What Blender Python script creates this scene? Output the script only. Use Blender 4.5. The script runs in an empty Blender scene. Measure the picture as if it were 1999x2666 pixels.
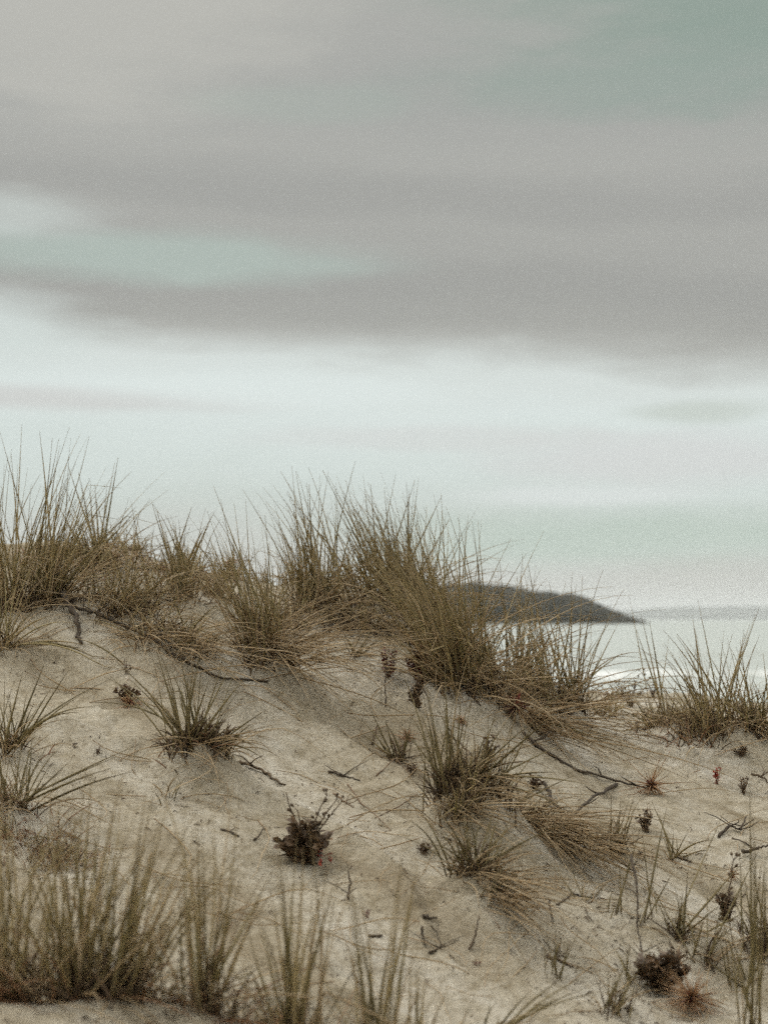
import bpy, math, random
import numpy as np
from mathutils import Vector, Matrix, Euler

random.seed(7)
rng = np.random.default_rng(11)
C = bpy.context.scene.collection
scene = bpy.context.scene

# ------------------------------------------------------------------ camera model
PITCH = math.radians(4.32)
CP, SP = math.cos(PITCH), math.sin(PITCH)
PX = 0.54 / 1999.0                       # tangent per photograph pixel


def ray(X, Y):
    nx = (X - 999.5) * PX
    ny = (1333.0 - Y) * PX
    d = np.array([nx, CP - ny * SP, SP + ny * CP])
    return d / d[1]                      # scaled so that d.y == 1


# ------------------------------------------------------------------ noise
def _hash(ix, iy, seed):
    n = (ix.astype(np.int64) * 374761393 + iy.astype(np.int64) * 668265263 + seed * 974634777) & 0xFFFFFFFF
    n = ((n ^ (n >> 13)) * 1274126177) & 0xFFFFFFFF
    n = n ^ (n >> 16)
    return (n & 0xFFFFFF) / float(0xFFFFFF)


def vnoise(x, y, seed=0):
    x = np.asarray(x, float); y = np.asarray(y, float)
    ix = np.floor(x); iy = np.floor(y)
    fx = x - ix; fy = y - iy
    fx = fx * fx * fx * (fx * (fx * 6 - 15) + 10); fy = fy * fy * fy * (fy * (fy * 6 - 15) + 10)
    a = _hash(ix, iy, seed); b = _hash(ix + 1, iy, seed)
    c = _hash(ix, iy + 1, seed); d = _hash(ix + 1, iy + 1, seed)
    return (a + (b - a) * fx + (c - a) * fy + (a - b - c + d) * fx * fy) * 2 - 1


def fbm(x, y, seed=0, octaves=4, gain=.5):
    s = 0; amp = 1.
    for o in range(octaves):
        k = 2.03 ** o
        s = s + amp * vnoise(x * k + 17.3 * o, y * k - 9.1 * o, seed + o)
        amp *= gain
    return s


def smooth(a, b, x):
    t = np.clip((x - a) / (b - a), 0, 1)
    return t * t * (3 - 2 * t)


# ------------------------------------------------------------------ terrain (heights relative to the eye at z = 0)
SEA = -4.0
YR = 5.2
KX = np.array([-.60, -.27, -.216, -.162, -.108, -.054, 0., .027, .054, .081, .108, .162, .216, .27, .40, .60])
KV = np.array([.505, .543, .549, .556, .566, .579, .590, .602, .630, .658, .671, .679, .688, .702, .745, .80])
KE = -(KV - .605) * .72
DEV = KE.copy()


def base_z(x, y):
    xs = np.tanh(np.asarray(x, float) / 5.) * 5.
    er = np.interp(np.clip(xs / YR, -.6, .6), KX, DEV)
    a = -1.227
    lin = -.009 - .207 * xs / YR
    f = smooth(2.8, 4.8, y)
    e5 = lin + (er - lin) * f
    b = e5 - a / YR
    yy = np.maximum(y, -1.)
    z = a + b * np.where(yy > 0, yy, yy * .3)
    w = .34
    t = y - YR
    z = z - (b + .36) * (np.sqrt(t * t + w * w) + t) * .5
    beach = -3.3 - .024 * (y - 13.)
    beach = np.maximum(beach, -6.5)
    k = .25                              # smooth maximum of dune back and beach
    h = np.clip(.5 + .5 * (z - beach) / k, 0, 1)
    z = beach + (z - beach) * h + k * h * (1 - h)
    # the hummock close in front, under the bottom-left tufts
    xr = np.maximum(np.asarray(x, float) + .27, 0); yb = np.maximum(np.asarray(y, float) - 2.03, 0)
    hum = -.540 - .30 * xr - .5 * xr * xr - .62 * (np.sqrt(yb * yb + .0064) - .08) - .10 * np.maximum(1.2 - np.asarray(y, float), 0)
    k = .06
    h = np.clip(.5 + .5 * (hum - z) / k, 0, 1)
    return z + (hum - z) * h + k * h * (1 - h)


# bring the crest line to the photograph's crest line
for _ in range(6):
    ys = np.linspace(3.0, 6.5, 240)
    for i, nx in enumerate(KX):
        e = base_z(nx * ys, ys) / ys
        DEV[i] += (KE[i] - e.max()) * .9

BUMPS = []                               # (x, y, height, radius): sand caught by the tufts


def relief(x, y):
    near = smooth(9., 5.5, y) if False else 1 - smooth(5.5, 9., y)
    z = .030 * fbm(x * 1.1, y * 1.1, 3, 3)
    z = z + .012 * fbm(x * 5.2, y * 5.2, 5, 3)
    # little slides of sand that run down the slope towards the right
    u = x * .60 - y * .80; v = x * .80 + y * .60
    wob = .10 * vnoise(u * 1.6, v * 1.6, 21)
    n = vnoise(u * .75, (v + wob) * 4.3, 23)
    z = z + .038 * (1 - np.abs(n)) ** 5
    n2 = vnoise(u * 2.2, (v + wob) * 11., 29)
    z = z + .008 * (1 - np.abs(n2)) ** 3
    n3 = vnoise(u * 4.5, (v + wob * .5) * 26., 33)
    z = z + .0035 * n3
    # pock marks and scuffed grains
    p = vnoise(x * 24, y * 24, 31)
    z = z - .0095 * smooth(.50, .85, p)
    p = vnoise(x * 47, y * 47, 37)
    z = z - .0030 * smooth(.40, .8, p) + .0012 * fbm(x * 33, y * 33, 41, 2)
    return z * near


def ground(x, y):
    x = np.asarray(x, float); y = np.asarray(y, float)
    z = base_z(x, y) + relief(x, y)
    for bx, by, bh, br in BUMPS:
        z = z + bh * np.exp(-((x - bx) ** 2 + (y - by) ** 2) / (2 * br * br))
    return z


def at(X, Y, use=None, extra=0.):
    """the point of the dune seen at photograph pixel X, Y"""
    if use is None: use = lambda x, y: base_z(x, y) + relief(x, y) + extra
    d = ray(X, Y)
    t = np.linspace(2.3, 6.2, 2200)
    h = d[2] * t - use(d[0] * t, t)
    h = np.convolve(np.pad(h, 20, mode='edge'), np.ones(41) / 41, 'valid')
    k = np.where(h < 0)[0]
    tt = t[k[0]] if len(k) and k[0] > 0 else YR + .05
    x, y = d[0] * tt, tt
    return float(x), float(y)


def near_at(X, Y, y):
    return float(ray(X, Y)[0] * y), y


# ------------------------------------------------------------------ object helpers
def mesh_obj(name, V, F, mat, parent=None, attrs=None, smooth_shade=True):
    """V (n,3); F: (m,k) int array or a list of such arrays"""
    me = bpy.data.meshes.new(name)
    Fs = F if isinstance(F, list) else [F]
    Fs = [np.asarray(f, np.int32) for f in Fs if len(f)]
    V = np.asarray(V, np.float32)
    me.vertices.add(len(V)); me.vertices.foreach_set('co', V.ravel())
    nl = sum(f.size for f in Fs); npoly = sum(len(f) for f in Fs)
    me.loops.add(nl); me.polygons.add(npoly)
    me.loops.foreach_set('vertex_index', np.concatenate([f.ravel() for f in Fs]))
    starts = []; s = 0
    for f in Fs:
        k = f.shape[1]
        starts.append(s + np.arange(len(f)) * k); s += f.size
    me.polygons.foreach_set('loop_start', np.concatenate(starts).astype(np.int32))
    me.update(calc_edges=True); me.validate()
    if smooth_shade:
        me.polygons.foreach_set('use_smooth', np.ones(len(me.polygons), bool))
    if attrs:
        for k, val in attrs.items():
            a = me.attributes.new(k, 'FLOAT', 'POINT')
            a.data.foreach_set('value', np.asarray(val, np.float32))
    me.materials.append(mat)
    o = bpy.data.objects.new(name, me); C.objects.link(o)
    if parent is not None: o.parent = parent
    return o


def tag(o, label=None, cat=None, group=None, kind=None):
    if label: o['label'] = label
    if cat: o['category'] = cat
    if group: o['group'] = group
    if kind: o['kind'] = kind
    return o


def empty(name, loc):
    o = bpy.data.objects.new(name, None); o.empty_display_size = .05
    o.location = loc; C.objects.link(o); return o


# ------------------------------------------------------------------ materials
def new_mat(name):
    m = bpy.data.materials.new(name); m.use_nodes = True
    nt = m.node_tree; nt.nodes.clear()
    return m, nt


def N(nt, t, **kw):
    n = nt.nodes.new(t)
    for k, v in kw.items():
        if k.startswith('i_'):
            key = k[2:]
            n.inputs[int(key) if key.isdigit() else key].default_value = v
        else: setattr(n, k, v)
    return n


def ramp(nt, stops, interp='LINEAR'):
    r = nt.nodes.new('ShaderNodeValToRGB'); cr = r.color_ramp; cr.interpolation = interp
    cr.elements[0].position = stops[0][0]; cr.elements[0].color = (*stops[0][1], 1)
    cr.elements[1].position = stops[-1][0]; cr.elements[1].color = (*stops[-1][1], 1)
    for p, c in stops[1:-1]:
        e = cr.elements.new(p); e.color = (*c, 1)
    return r


def srgb(r, g, b):
    f = lambda c: c / 12.92 if c <= .04045 else ((c + .055) / 1.055) ** 2.4
    return tuple(f(c / 255.) for c in (r, g, b))


def blade_mat(name, stops, tip, base, transl=.25, rough=.6):
    """stops: colour by blade (r attribute); base / tip: natural colours along the blade"""
    m, nt = new_mat(name); L = nt.links
    r = N(nt, 'ShaderNodeAttribute', attribute_name='r'); t = N(nt, 'ShaderNodeAttribute', attribute_name='t')
    cr = ramp(nt, stops); L.new(r.outputs['Fac'], cr.inputs[0])
    mt = N(nt, 'ShaderNodeMapRange'); mt.inputs[1].default_value = .55; mt.inputs[2].default_value = 1.; L.new(t.outputs['Fac'], mt.inputs[0])
    mx = N(nt, 'ShaderNodeMix', data_type='RGBA'); L.new(mt.outputs[0], mx.inputs[0]); L.new(cr.outputs[0], mx.inputs[6]); mx.inputs[7].default_value = (*tip, 1)
    mb = N(nt, 'ShaderNodeMapRange'); mb.inputs[1].default_value = .22; mb.inputs[2].default_value = .0; mb.inputs[4].default_value = .8; L.new(t.outputs['Fac'], mb.inputs[0])
    mx2 = N(nt, 'ShaderNodeMix', data_type='RGBA'); L.new(mb.outputs[0], mx2.inputs[0]); L.new(mx.outputs[2], mx2.inputs[6]); mx2.inputs[7].default_value = (*base, 1)
    p = N(nt, 'ShaderNodeBsdfPrincipled'); p.inputs['Roughness'].default_value = rough; p.inputs['Specular IOR Level'].default_value = .25
    L.new(mx2.outputs[2], p.inputs['Base Color'])
    tr = N(nt, 'ShaderNodeBsdfTranslucent'); L.new(mx2.outputs[2], tr.inputs[0])
    ms = N(nt, 'ShaderNodeMixShader'); ms.inputs[0].default_value = transl
    L.new(p.outputs[0], ms.inputs[1]); L.new(tr.outputs[0], ms.inputs[2])
    o = N(nt, 'ShaderNodeOutputMaterial'); L.new(ms.outputs[0], o.inputs[0])
    return m


M = {}
M['live'] = blade_mat('living_grass', [(0, (0.153, 0.123, 0.052)), (.3, (0.316, 0.248, 0.113)), (.6, (0.469, 0.368, 0.196)), (.85, (0.255, 0.214, 0.088)), (1, (0.570, 0.457, 0.258))],
                      (0.337, 0.258, 0.144), (0.248, 0.176, 0.101))
M['dead'] = blade_mat('straw_grass', [(0, (0.323, 0.231, 0.126)), (.4, (0.547, 0.418, 0.251)), (.7, (0.248, 0.176, 0.094)), (1, (0.684, 0.546, 0.352))],
                      (0.367, 0.279, 0.160), (0.299, 0.188, 0.101))
M['wiry'] = blade_mat('wiry_olive_grass', [(0, (.13, .104, .045)), (.35, (.22, .176, .080)), (.7, (.32, .258, .13)), (1, (.16, .132, .056))],
                      (.20, .155, .08), (.15, .105, .058))
M['rust'] = blade_mat('rusty_dead_grass', [(0, (.25, .125, .062)), (.5, (.33, .18, .09)), (1, (.20, .10, .052))],
                      (.30, .18, .09), (.15, .085, .045))
M['thatch'] = blade_mat('rotting_leaf_sheaths', [(0, (.075, .050, .030)), (.5, (.125, .083, .048)), (1, (.05, .035, .022))],
                        (.16, .11, .06), (.045, .031, .02), .05, .8)
M['seed'] = blade_mat('seed_bristles', [(0, (.40, .24, .13)), (.5, (.50, .33, .19)), (1, (.33, .18, .095))],
                      (.50, .34, .19), (.24, .115, .055))
M['palespike'] = blade_mat('pale_seed_bristles', [(0, (.38, .27, .15)), (.5, (.46, .34, .20)), (1, (.33, .22, .11))],
                           (.50, .40, .24), (.34, .19, .10))


def leaf_mat(name, c0, c1, c2):
    m, nt = new_mat(name); L = nt.links
    r = N(nt, 'ShaderNodeAttribute', attribute_name='r')
    cr = ramp(nt, [(0, c0), (.55, c1), (1, c2)]); L.new(r.outputs['Fac'], cr.inputs[0])
    p = N(nt, 'ShaderNodeBsdfPrincipled'); p.inputs['Roughness'].default_value = .55
    L.new(cr.outputs[0], p.inputs['Base Color'])
    tr = N(nt, 'ShaderNodeBsdfTranslucent'); L.new(cr.outputs[0], tr.inputs[0])
    ms = N(nt, 'ShaderNodeMixShader'); ms.inputs[0].default_value = .15
    L.new(p.outputs[0], ms.inputs[1]); L.new(tr.outputs[0], ms.inputs[2])
    o = N(nt, 'ShaderNodeOutputMaterial'); L.new(ms.outputs[0], o.inputs[0])
    return m


M['leaf_dark'] = leaf_mat('dark_fleshy_leaves', (.085, .056, .032), (.13, .085, .048), (.19, .12, .066))
M['leaf_red'] = leaf_mat('maroon_leaves', (.16, .045, .035), (.095, .045, .030), (.24, .06, .045))
M['leaf_scarlet'] = leaf_mat('scarlet_leaves', (.34, .045, .03), (.24, .03, .02), (.40, .08, .045))
M['petal'] = leaf_mat('dry_pale_flowers', (.55, .46, .36), (.62, .55, .44), (.50, .38, .28))


def bark_mat(name, c0, c1):
    m, nt = new_mat(name); L = nt.links
    tc = N(nt, 'ShaderNodeTexCoord')
    n = N(nt, 'ShaderNodeTexNoise'); n.inputs['Scale'].default_value = 90; n.inputs['Detail'].default_value = 5; L.new(tc.outputs['Object'], n.inputs[0])
    cr = ramp(nt, [(.3, c0), (.7, c1)]); L.new(n.outputs[0], cr.inputs[0])
    b = N(nt, 'ShaderNodeBump'); b.inputs['Strength'].default_value = .6; b.inputs['Distance'].default_value = .002; L.new(n.outputs[0], b.inputs['Height'])
    p = N(nt, 'ShaderNodeBsdfPrincipled'); p.inputs['Roughness'].default_value = .85
    L.new(cr.outputs[0], p.inputs['Base Color']); L.new(b.outputs[0], p.inputs['Normal'])
    o = N(nt, 'ShaderNodeOutputMaterial'); L.new(p.outputs[0], o.inputs[0])
    return m


M['bark'] = bark_mat('weathered_bark', (.055, .038, .022), (.15, .105, .06))
M['bark_dark'] = bark_mat('dark_bark', (.03, .022, .014), (.085, .06, .035))
M['stem'] = bark_mat('dry_stem', (.12, .075, .045), (.22, .15, .085))

# sand
m, nt = new_mat('dune_sand'); L = nt.links
geo = N(nt, 'ShaderNodeNewGeometry')
n1 = N(nt, 'ShaderNodeTexNoise'); n1.inputs['Scale'].default_value = 1.7; n1.inputs['Detail'].default_value = 6; n1.inputs['Roughness'].default_value = .62
n2 = N(nt, 'ShaderNodeTexNoise'); n2.inputs['Scale'].default_value = 60; n2.inputs['Detail'].default_value = 6; n2.inputs['Roughness'].default_value = .75
n3 = N(nt, 'ShaderNodeTexNoise'); n3.inputs['Scale'].default_value = 420; n3.inputs['Detail'].default_value = 3
n4 = N(nt, 'ShaderNodeTexNoise'); n4.inputs['Scale'].default_value = 17; n4.inputs['Detail'].default_value = 5; n4.inputs['Roughness'].default_value = .7
mpr = N(nt, 'ShaderNodeMapping'); mpr.inputs['Rotation'].default_value = (0, 0, math.radians(50)); L.new(geo.outputs['Position'], mpr.inputs[0])
mpn = N(nt, 'ShaderNodeMapping'); mpn.inputs['Scale'].default_value = (.6, 3.0, 1); L.new(mpr.outputs[0], mpn.inputs[0])
for n in (n2, n3, n4): L.new(geo.outputs['Position'], n.inputs[0])
L.new(mpn.outputs[0], n1.inputs[0])
c1 = ramp(nt, [(.32, (.315, .272, .196)), (.46, (.43, .390, .303)), (.64, (.525, .497, .425))]); L.new(n1.outputs[0], c1.inputs[0])
c4 = ramp(nt, [(.32, (.70, .66, .58)), (.5, (.95, .93, .90)), (.68, (1.04, 1.04, 1.04))]); L.new(n4.outputs[0], c4.inputs[0])
c2 = ramp(nt, [(.30, (.58, .53, .45)), (.44, (.90, .88, .85)), (.62, (1.05, 1.05, 1.05)), (.78, (1.2, 1.2, 1.2))]); L.new(n2.outputs[0], c2.inputs[0])
c3 = ramp(nt, [(.30, (.55, .51, .45)), (.45, (.95, .95, .95)), (.60, (1.02, 1.02, 1.02)), (.75, (1.35, 1.33, 1.30))]); L.new(n3.outputs[0], c3.inputs[0])
prev = c1.outputs[0]
for c in (c4, c2, c3):
    mx = N(nt, 'ShaderNodeMix', data_type='RGBA', blend_type='MULTIPLY'); mx.inputs[0].default_value = 1.
    L.new(prev, mx.inputs[6]); L.new(c.outputs[0], mx.inputs[7]); prev = mx.outputs[2]
ad = N(nt, 'ShaderNodeMath', operation='ADD'); L.new(n2.outputs[0], ad.inputs[0])
mu = N(nt, 'ShaderNodeMath', operation='MULTIPLY'); mu.inputs[1].default_value = .35; L.new(n3.outputs[0], mu.inputs[0]); L.new(mu.outputs[0], ad.inputs[1])
b = N(nt, 'ShaderNodeBump'); b.inputs['Strength'].default_value = .75; b.inputs['Distance'].default_value = .010; L.new(ad.outputs[0], b.inputs['Height'])
p = N(nt, 'ShaderNodeBsdfPrincipled'); p.inputs['Roughness'].default_value = .95; p.inputs['Specular IOR Level'].default_value = .15
L.new(prev, p.inputs['Base Color']); L.new(b.outputs[0], p.inputs['Normal'])
o = N(nt, 'ShaderNodeOutputMaterial'); L.new(p.outputs[0], o.inputs[0])
M['sand'] = m

# sea
m, nt = new_mat('sea_water'); L = nt.links
geo = N(nt, 'ShaderNodeNewGeometry')
mp = N(nt, 'ShaderNodeMapping'); mp.inputs['Scale'].default_value = (.22, .55, 1); L.new(geo.outputs['Position'], mp.inputs[0])
w = N(nt, 'ShaderNodeTexNoise'); w.inputs['Scale'].default_value = 1.; w.inputs['Detail'].default_value = 6; L.new(mp.outputs[0], w.inputs[0])
b = N(nt, 'ShaderNodeBump'); b.inputs['Strength'].default_value = .35; b.inputs['Distance'].default_value = .25; L.new(w.outputs[0], b.inputs['Height'])
p = N(nt, 'ShaderNodeBsdfPrincipled'); p.inputs['Base Color'].default_value = (.43, .455, .41, 1); p.inputs['Roughness'].default_value = .22; p.inputs['IOR'].default_value = 1.33
L.new(b.outputs[0], p.inputs['Normal'])
fo = N(nt, 'ShaderNodeAttribute', attribute_name='foam')
fn = N(nt, 'ShaderNodeTexNoise'); fn.inputs['Scale'].default_value = .3; fn.inputs['Detail'].default_value = 8; fn.inputs['Roughness'].default_value = .7; L.new(geo.outputs['Position'], fn.inputs[0])
s = N(nt, 'ShaderNodeMath', operation='ADD'); fm = N(nt, 'ShaderNodeMath', operation='MULTIPLY_ADD'); L.new(fn.outputs[0], fm.inputs[0]); fm.inputs[1].default_value = 2.0; fm.inputs[2].default_value = -.5
L.new(fo.outputs['Fac'], s.inputs[0]); L.new(fm.outputs[0], s.inputs[1])
fr = N(nt, 'ShaderNodeMapRange'); fr.inputs[1].default_value = .72; fr.inputs[2].default_value = 1.3; L.new(s.outputs[0], fr.inputs[0])
fd = N(nt, 'ShaderNodeBsdfPrincipled'); fd.inputs['Base Color'].default_value = (.86, .87, .85, 1); fd.inputs['Roughness'].default_value = .9
ms = N(nt, 'ShaderNodeMixShader'); L.new(fr.outputs[0], ms.inputs[0]); L.new(p.outputs[0], ms.inputs[1]); L.new(fd.outputs[0], ms.inputs[2])
o = N(nt, 'ShaderNodeOutputMaterial'); L.new(ms.outputs[0], o.inputs[0])
M['sea'] = m


def hill_mat(name, c0, c1, c2, sc):
    m, nt = new_mat(name); L = nt.links
    geo = N(nt, 'ShaderNodeNewGeometry')
    n = N(nt, 'ShaderNodeTexNoise'); n.inputs['Scale'].default_value = sc; n.inputs['Detail'].default_value = 7; n.inputs['Roughness'].default_value = .65
    L.new(geo.outputs['Position'], n.inputs[0])
    cr = ramp(nt, [(.3, c0), (.52, c1), (.75, c2)]); L.new(n.outputs[0], cr.inputs[0])
    p = N(nt, 'ShaderNodeBsdfPrincipled'); p.inputs['Roughness'].default_value = .95; L.new(cr.outputs[0], p.inputs['Base Color'])
    o = N(nt, 'ShaderNodeOutputMaterial'); L.new(p.outputs[0], o.inputs[0])
    return m


M['headland'] = hill_mat('bushy_headland', (.010, .011, .006), (.024, .023, .013), (.055, .046, .028), .05)
M['farhill'] = hill_mat('far_bush', (.03, .035, .025), (.05, .055, .04), (.08, .08, .06), .006)


# ------------------------------------------------------------------ blades of grass
def make_blades(roots, dirs0, length, bend, wind, width, segs=9, clamp=True, base=np.zeros(3), wob=.05, lift=.004, kink=0.):
    """roots (n,3) world; dirs0 (n,3) start directions; bend (n,) tip droop; wind (n,3) push growing towards the tip"""
    n = len(roots)
    roots = np.asarray(roots, float); d0 = np.asarray(dirs0, float); d0 = d0 / np.linalg.norm(d0, axis=1, keepdims=True)
    h = d0.copy(); h[:, 2] = 0; hn = np.linalg.norm(h, axis=1, keepdims=True); h = np.where(hn > 1e-4, h / np.maximum(hn, 1e-4), np.array([[1., 0, 0]]))
    P = np.zeros((n, segs + 1, 3)); P[:, 0] = roots
    step = (np.asarray(length) / segs)[:, None]
    ph = rng.uniform(0, 6.28, (n, 2))
    ks = np.where(rng.uniform(0, 1, n) < kink, rng.uniform(.25, .85, n), 9.); kh = rng.normal(0, .7, (n, 2))
    for k in range(segs):
        s = (k + .5) / segs
        g = np.asarray(bend)[:, None] * s ** 1.5
        d = d0 * np.cos(g) + (h * np.maximum(d0[:, 2:3], .15) - np.array([[0, 0, 1.]]) * np.maximum(.25, 1 - d0[:, 2:3])) * np.sin(g)
        d = d + np.asarray(wind) * s
        d[:, 0] += wob * np.sin(ph[:, 0] + s * 5); d[:, 1] += wob * np.sin(ph[:, 1] + s * 4)
        b_ = (s > ks)[:, None]; d = np.where(b_, d * .45 + np.concatenate([h[:, :2] * .7 + kh, np.full((n, 1), -.55)], 1), d)
        d /= np.linalg.norm(d, axis=1, keepdims=True)
        P[:, k + 1] = P[:, k] + d * step
        if clamp:
            g_ = ground(P[:, k + 1, 0], P[:, k + 1, 1]) + lift
            P[:, k + 1, 2] = np.maximum(P[:, k + 1, 2], g_)
    return tube_arrays(P, width, base)


def curve_blades(roots, ctrl, tips, width, segs=10, base=np.zeros(3), clamp=True):
    s = np.linspace(0, 1, segs + 1)[None, :, None]
    P = (1 - s) ** 2 * np.asarray(roots)[:, None] + 2 * s * (1 - s) * np.asarray(ctrl)[:, None] + s * s * np.asarray(tips)[:, None]
    if clamp:
        g_ = ground(P[:, 1:, 0], P[:, 1:, 1]) + .004
        P[:, 1:, 2] = np.maximum(P[:, 1:, 2], g_)
    return tube_arrays(P, width, base)


def tube_arrays(P, width, base):
    n, m, _ = P.shape
    T = np.gradient(P, axis=1); T /= np.maximum(np.linalg.norm(T, axis=2, keepdims=True), 1e-9)
    ref = np.zeros((n, 1, 3)); a = rng.uniform(0, 6.28, n); ref[:, 0, 0] = np.cos(a); ref[:, 0, 1] = np.sin(a); ref[:, 0, 2] = .15
    A = np.cross(T, ref); A /= np.maximum(np.linalg.norm(A, axis=2, keepdims=True), 1e-6)
    B = np.cross(T, A)
    s = np.linspace(0, 1, m)
    prof = (.85 + .3 * np.sin(np.pi * np.minimum(s * 1.6, 1))) * np.clip((1 - s) / .38, 0.16, 1) ** .75
    R = np.asarray(width)[:, None, None] * .5 * prof[None, :, None]
    ring = [R * A * 1.0, -R * A * .5 + R * B * .62, -R * A * .5 - R * B * .62]
    V = np.stack([P + r for r in ring], axis=2)              # n, m, 3, 3
    V = V.reshape(-1, 3) - base
    i = np.arange(n)[:, None, None] * (m * 3); k = np.arange(m - 1)[None, :, None] * 3; j = np.arange(3)[None, None, :]
    j2 = (j + 1) % 3
    F = np.stack([i + k + j, i + k + j2, i + k + 3 + j2, i + k + 3 + j], axis=-1).reshape(-1, 4)
    t = np.broadcast_to(s[None, :, None], (n, m, 3)).ravel()
    r = np.broadcast_to(rng.uniform(0, 1, n)[:, None, None], (n, m, 3)).ravel()
    return V, F, t, r


def join(parts):
    Vs, Fs, ts, rs = [], [], [], []; off = 0
    for V, F, t, r in parts:
        Vs.append(V); Fs.append(F + off); ts.append(t); rs.append(r); off += len(V)
    return np.concatenate(Vs), np.concatenate(Fs), np.concatenate(ts), np.concatenate(rs)


def blade_obj(name, parts, mat, parent):
    V, F, t, r = join(parts)
    return mesh_obj(name, V, F, mat, parent, {'t': t, 'r': r})


def sph_dirs(n, tilt, lean=0., az=None):
    az = rng.uniform(0, 2 * np.pi, n) if az is None else az
    d = np.stack([np.sin(tilt) * np.cos(az), np.sin(tilt) * np.sin(az), np.cos(tilt)], 1)
    d[:, 0] += lean
    return d


GRASS_GROUP = 'tufts of dune grass'


def tuft(X, Y, hpx, rpx, n, lean, label, spread=.22, droop=.5, dead=.5, skirt=.35, thatch=.4, rust=0., tips=(), wind=0., name='grass_tuft', wscale=1.,
         deadL=.8, group=GRASS_GROUP, cat='grass tuft', minlen=.35, xy=None, yd=None, bump=0., thick=1., dens=.53, comb=0, combL=.38, grass='live'):
    """hpx: height in photograph pixels, rpx: radius of the foot, n: number of living blades"""
    x0, y0 = xy if xy else (at(X, Y, None, bump) if yd is None else near_at(X, Y, yd))
    k = PX * y0
    H = hpx * k; R = max(rpx * k, .012)
    z0 = float(ground(x0, y0))
    base = np.array([x0, y0, z0])
    root = empty(name, base); tag(root, label, cat, group)

    K = int(np.clip(2 + n // 16, 2, 14))
    ca = rng.uniform(0, 6.28, K); cq = np.sqrt(rng.uniform(0, 1, K))
    cen = np.stack([cq * np.cos(ca), cq * np.sin(ca) * .75, rng.normal(0, .10, K), rng.normal(0, .10, K)], 1)   # little clumps and the way each one leans

    def roots(m, rr=1.):
        j = rng.integers(0, K, m)
        x = x0 + (cen[j, 0] * R + rng.normal(0, .010 + R * .13, m)) * rr; y = y0 + (cen[j, 1] * R + rng.normal(0, .010 + R * .13, m)) * rr
        a = np.arctan2(y - y0, x - x0) + rng.normal(0, .6, m)
        return np.stack([x, y, ground(x, y) - .006], 1), a, cen[j, 2:4]

    wd = .00104 * y0 * wscale * thick; n = max(int(n * dens), 1) if n else 0
    live = []
    if n:
        rt, a, cl = roots(n)
        tilt = np.abs(rng.normal(0, spread * 1.15, n))
        az = np.where(rng.uniform(0, 1, n) < .65, a, rng.uniform(0, 6.28, n))
        ln = H * (minlen + (1.16 - minlen) * rng.uniform(0, 1, n) ** 1.15)
        w = np.zeros((n, 3)); w[:, 0] = wind * rng.uniform(.4, 1.5, n) + rng.normal(0, .13, n); w[:, 1] = rng.normal(0, .13, n)
        dd = sph_dirs(n, tilt, lean * rng.uniform(.5, 1.4, n), az); dd[:, :2] += cl
        live.append(make_blades(rt, dd, ln, droop * rng.uniform(.1, 1.1, n), w,
                                wd * rng.uniform(.5, 1.15, n), base=base, kink=.045))
    if len(tips):
        rt, a, cl = roots(len(tips), .7)
        tp, ct = [], []
        for i, tpx in enumerate(tips):
            tx, ty, arch = tpx if len(tpx) == 3 else (*tpx, .25)
            dy = rng.uniform(-.12, .12)
            q = ray(tx, ty) * (y0 + dy)
            tp.append(q)
            mid = (rt[i] + q) / 2
            mid = mid + np.array([0, 0, 1.]) * arch * np.linalg.norm(q - rt[i])
            ct.append(mid)
        live.append(curve_blades(rt, np.array(ct), np.array(tp), wd * rng.uniform(1.0, 1.5, len(tips)), base=base))
    if live: blade_obj('living_leaves', live, M[grass], root)
    nd = int(n * dead)
    pd = []
    if nd:
        rt, a, cl = roots(nd, 1.1)
        tilt = np.abs(rng.normal(0, spread * 1.8, nd)) + .05
        ln = H * deadL * rng.uniform(.3, 1.0, nd)
        w = np.zeros((nd, 3)); w[:, 0] = wind * rng.uniform(.3, 1.2, nd) + rng.normal(0, .22, nd); w[:, 1] = rng.normal(0, .2, nd)
        pd.append(make_blades(rt, sph_dirs(nd, tilt, lean * rng.uniform(.2, 1.3, nd)), ln, droop * rng.uniform(.4, 2.2, nd), w,
                              wd * rng.uniform(.5, 1.1, nd), base=base, kink=.3))
    ns = int((n + len(tips) * 2) * skirt)
    if ns:                                               # collapsed blades that arch over and lie on the sand
        rt, a, cl = roots(ns, 1.2)
        tilt = rng.uniform(.7, 1.45, ns)
        az = np.where(rng.uniform(0, 1, ns) < .55, rng.normal(-.7, .7, ns), a)     # most slide down the slope
        ln = np.clip(H, .16, .6) * rng.uniform(.4, 1.25, ns)
        pd.append(make_blades(rt, sph_dirs(ns, tilt, 0, az), ln, rng.uniform(.7, 1.7, ns), np.zeros((ns, 3)),
                              wd * rng.uniform(.4, .9, ns), base=base, wob=.10))
    if comb:                                             # runners and old blades combed down the slope
        rt, a, cl = roots(comb, 1.1)
        az = rng.normal(-.95, .22, comb)
        ln = combL * rng.uniform(.45, 1.15, comb)
        pd.append(make_blades(rt, sph_dirs(comb, rng.uniform(1.3, 1.75, comb), 0, az), ln, rng.uniform(.2, .6, comb), np.stack([rng.normal(0, .1, comb)] * 3, 1) * [[1, 1, 0]],
                              wd * rng.uniform(.4, .95, comb), base=base, wob=.07))
    if pd: blade_obj('dead_leaves', pd, M['dead'], root)
    nt_ = int((n + len(tips) * 2) * thatch)
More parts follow.
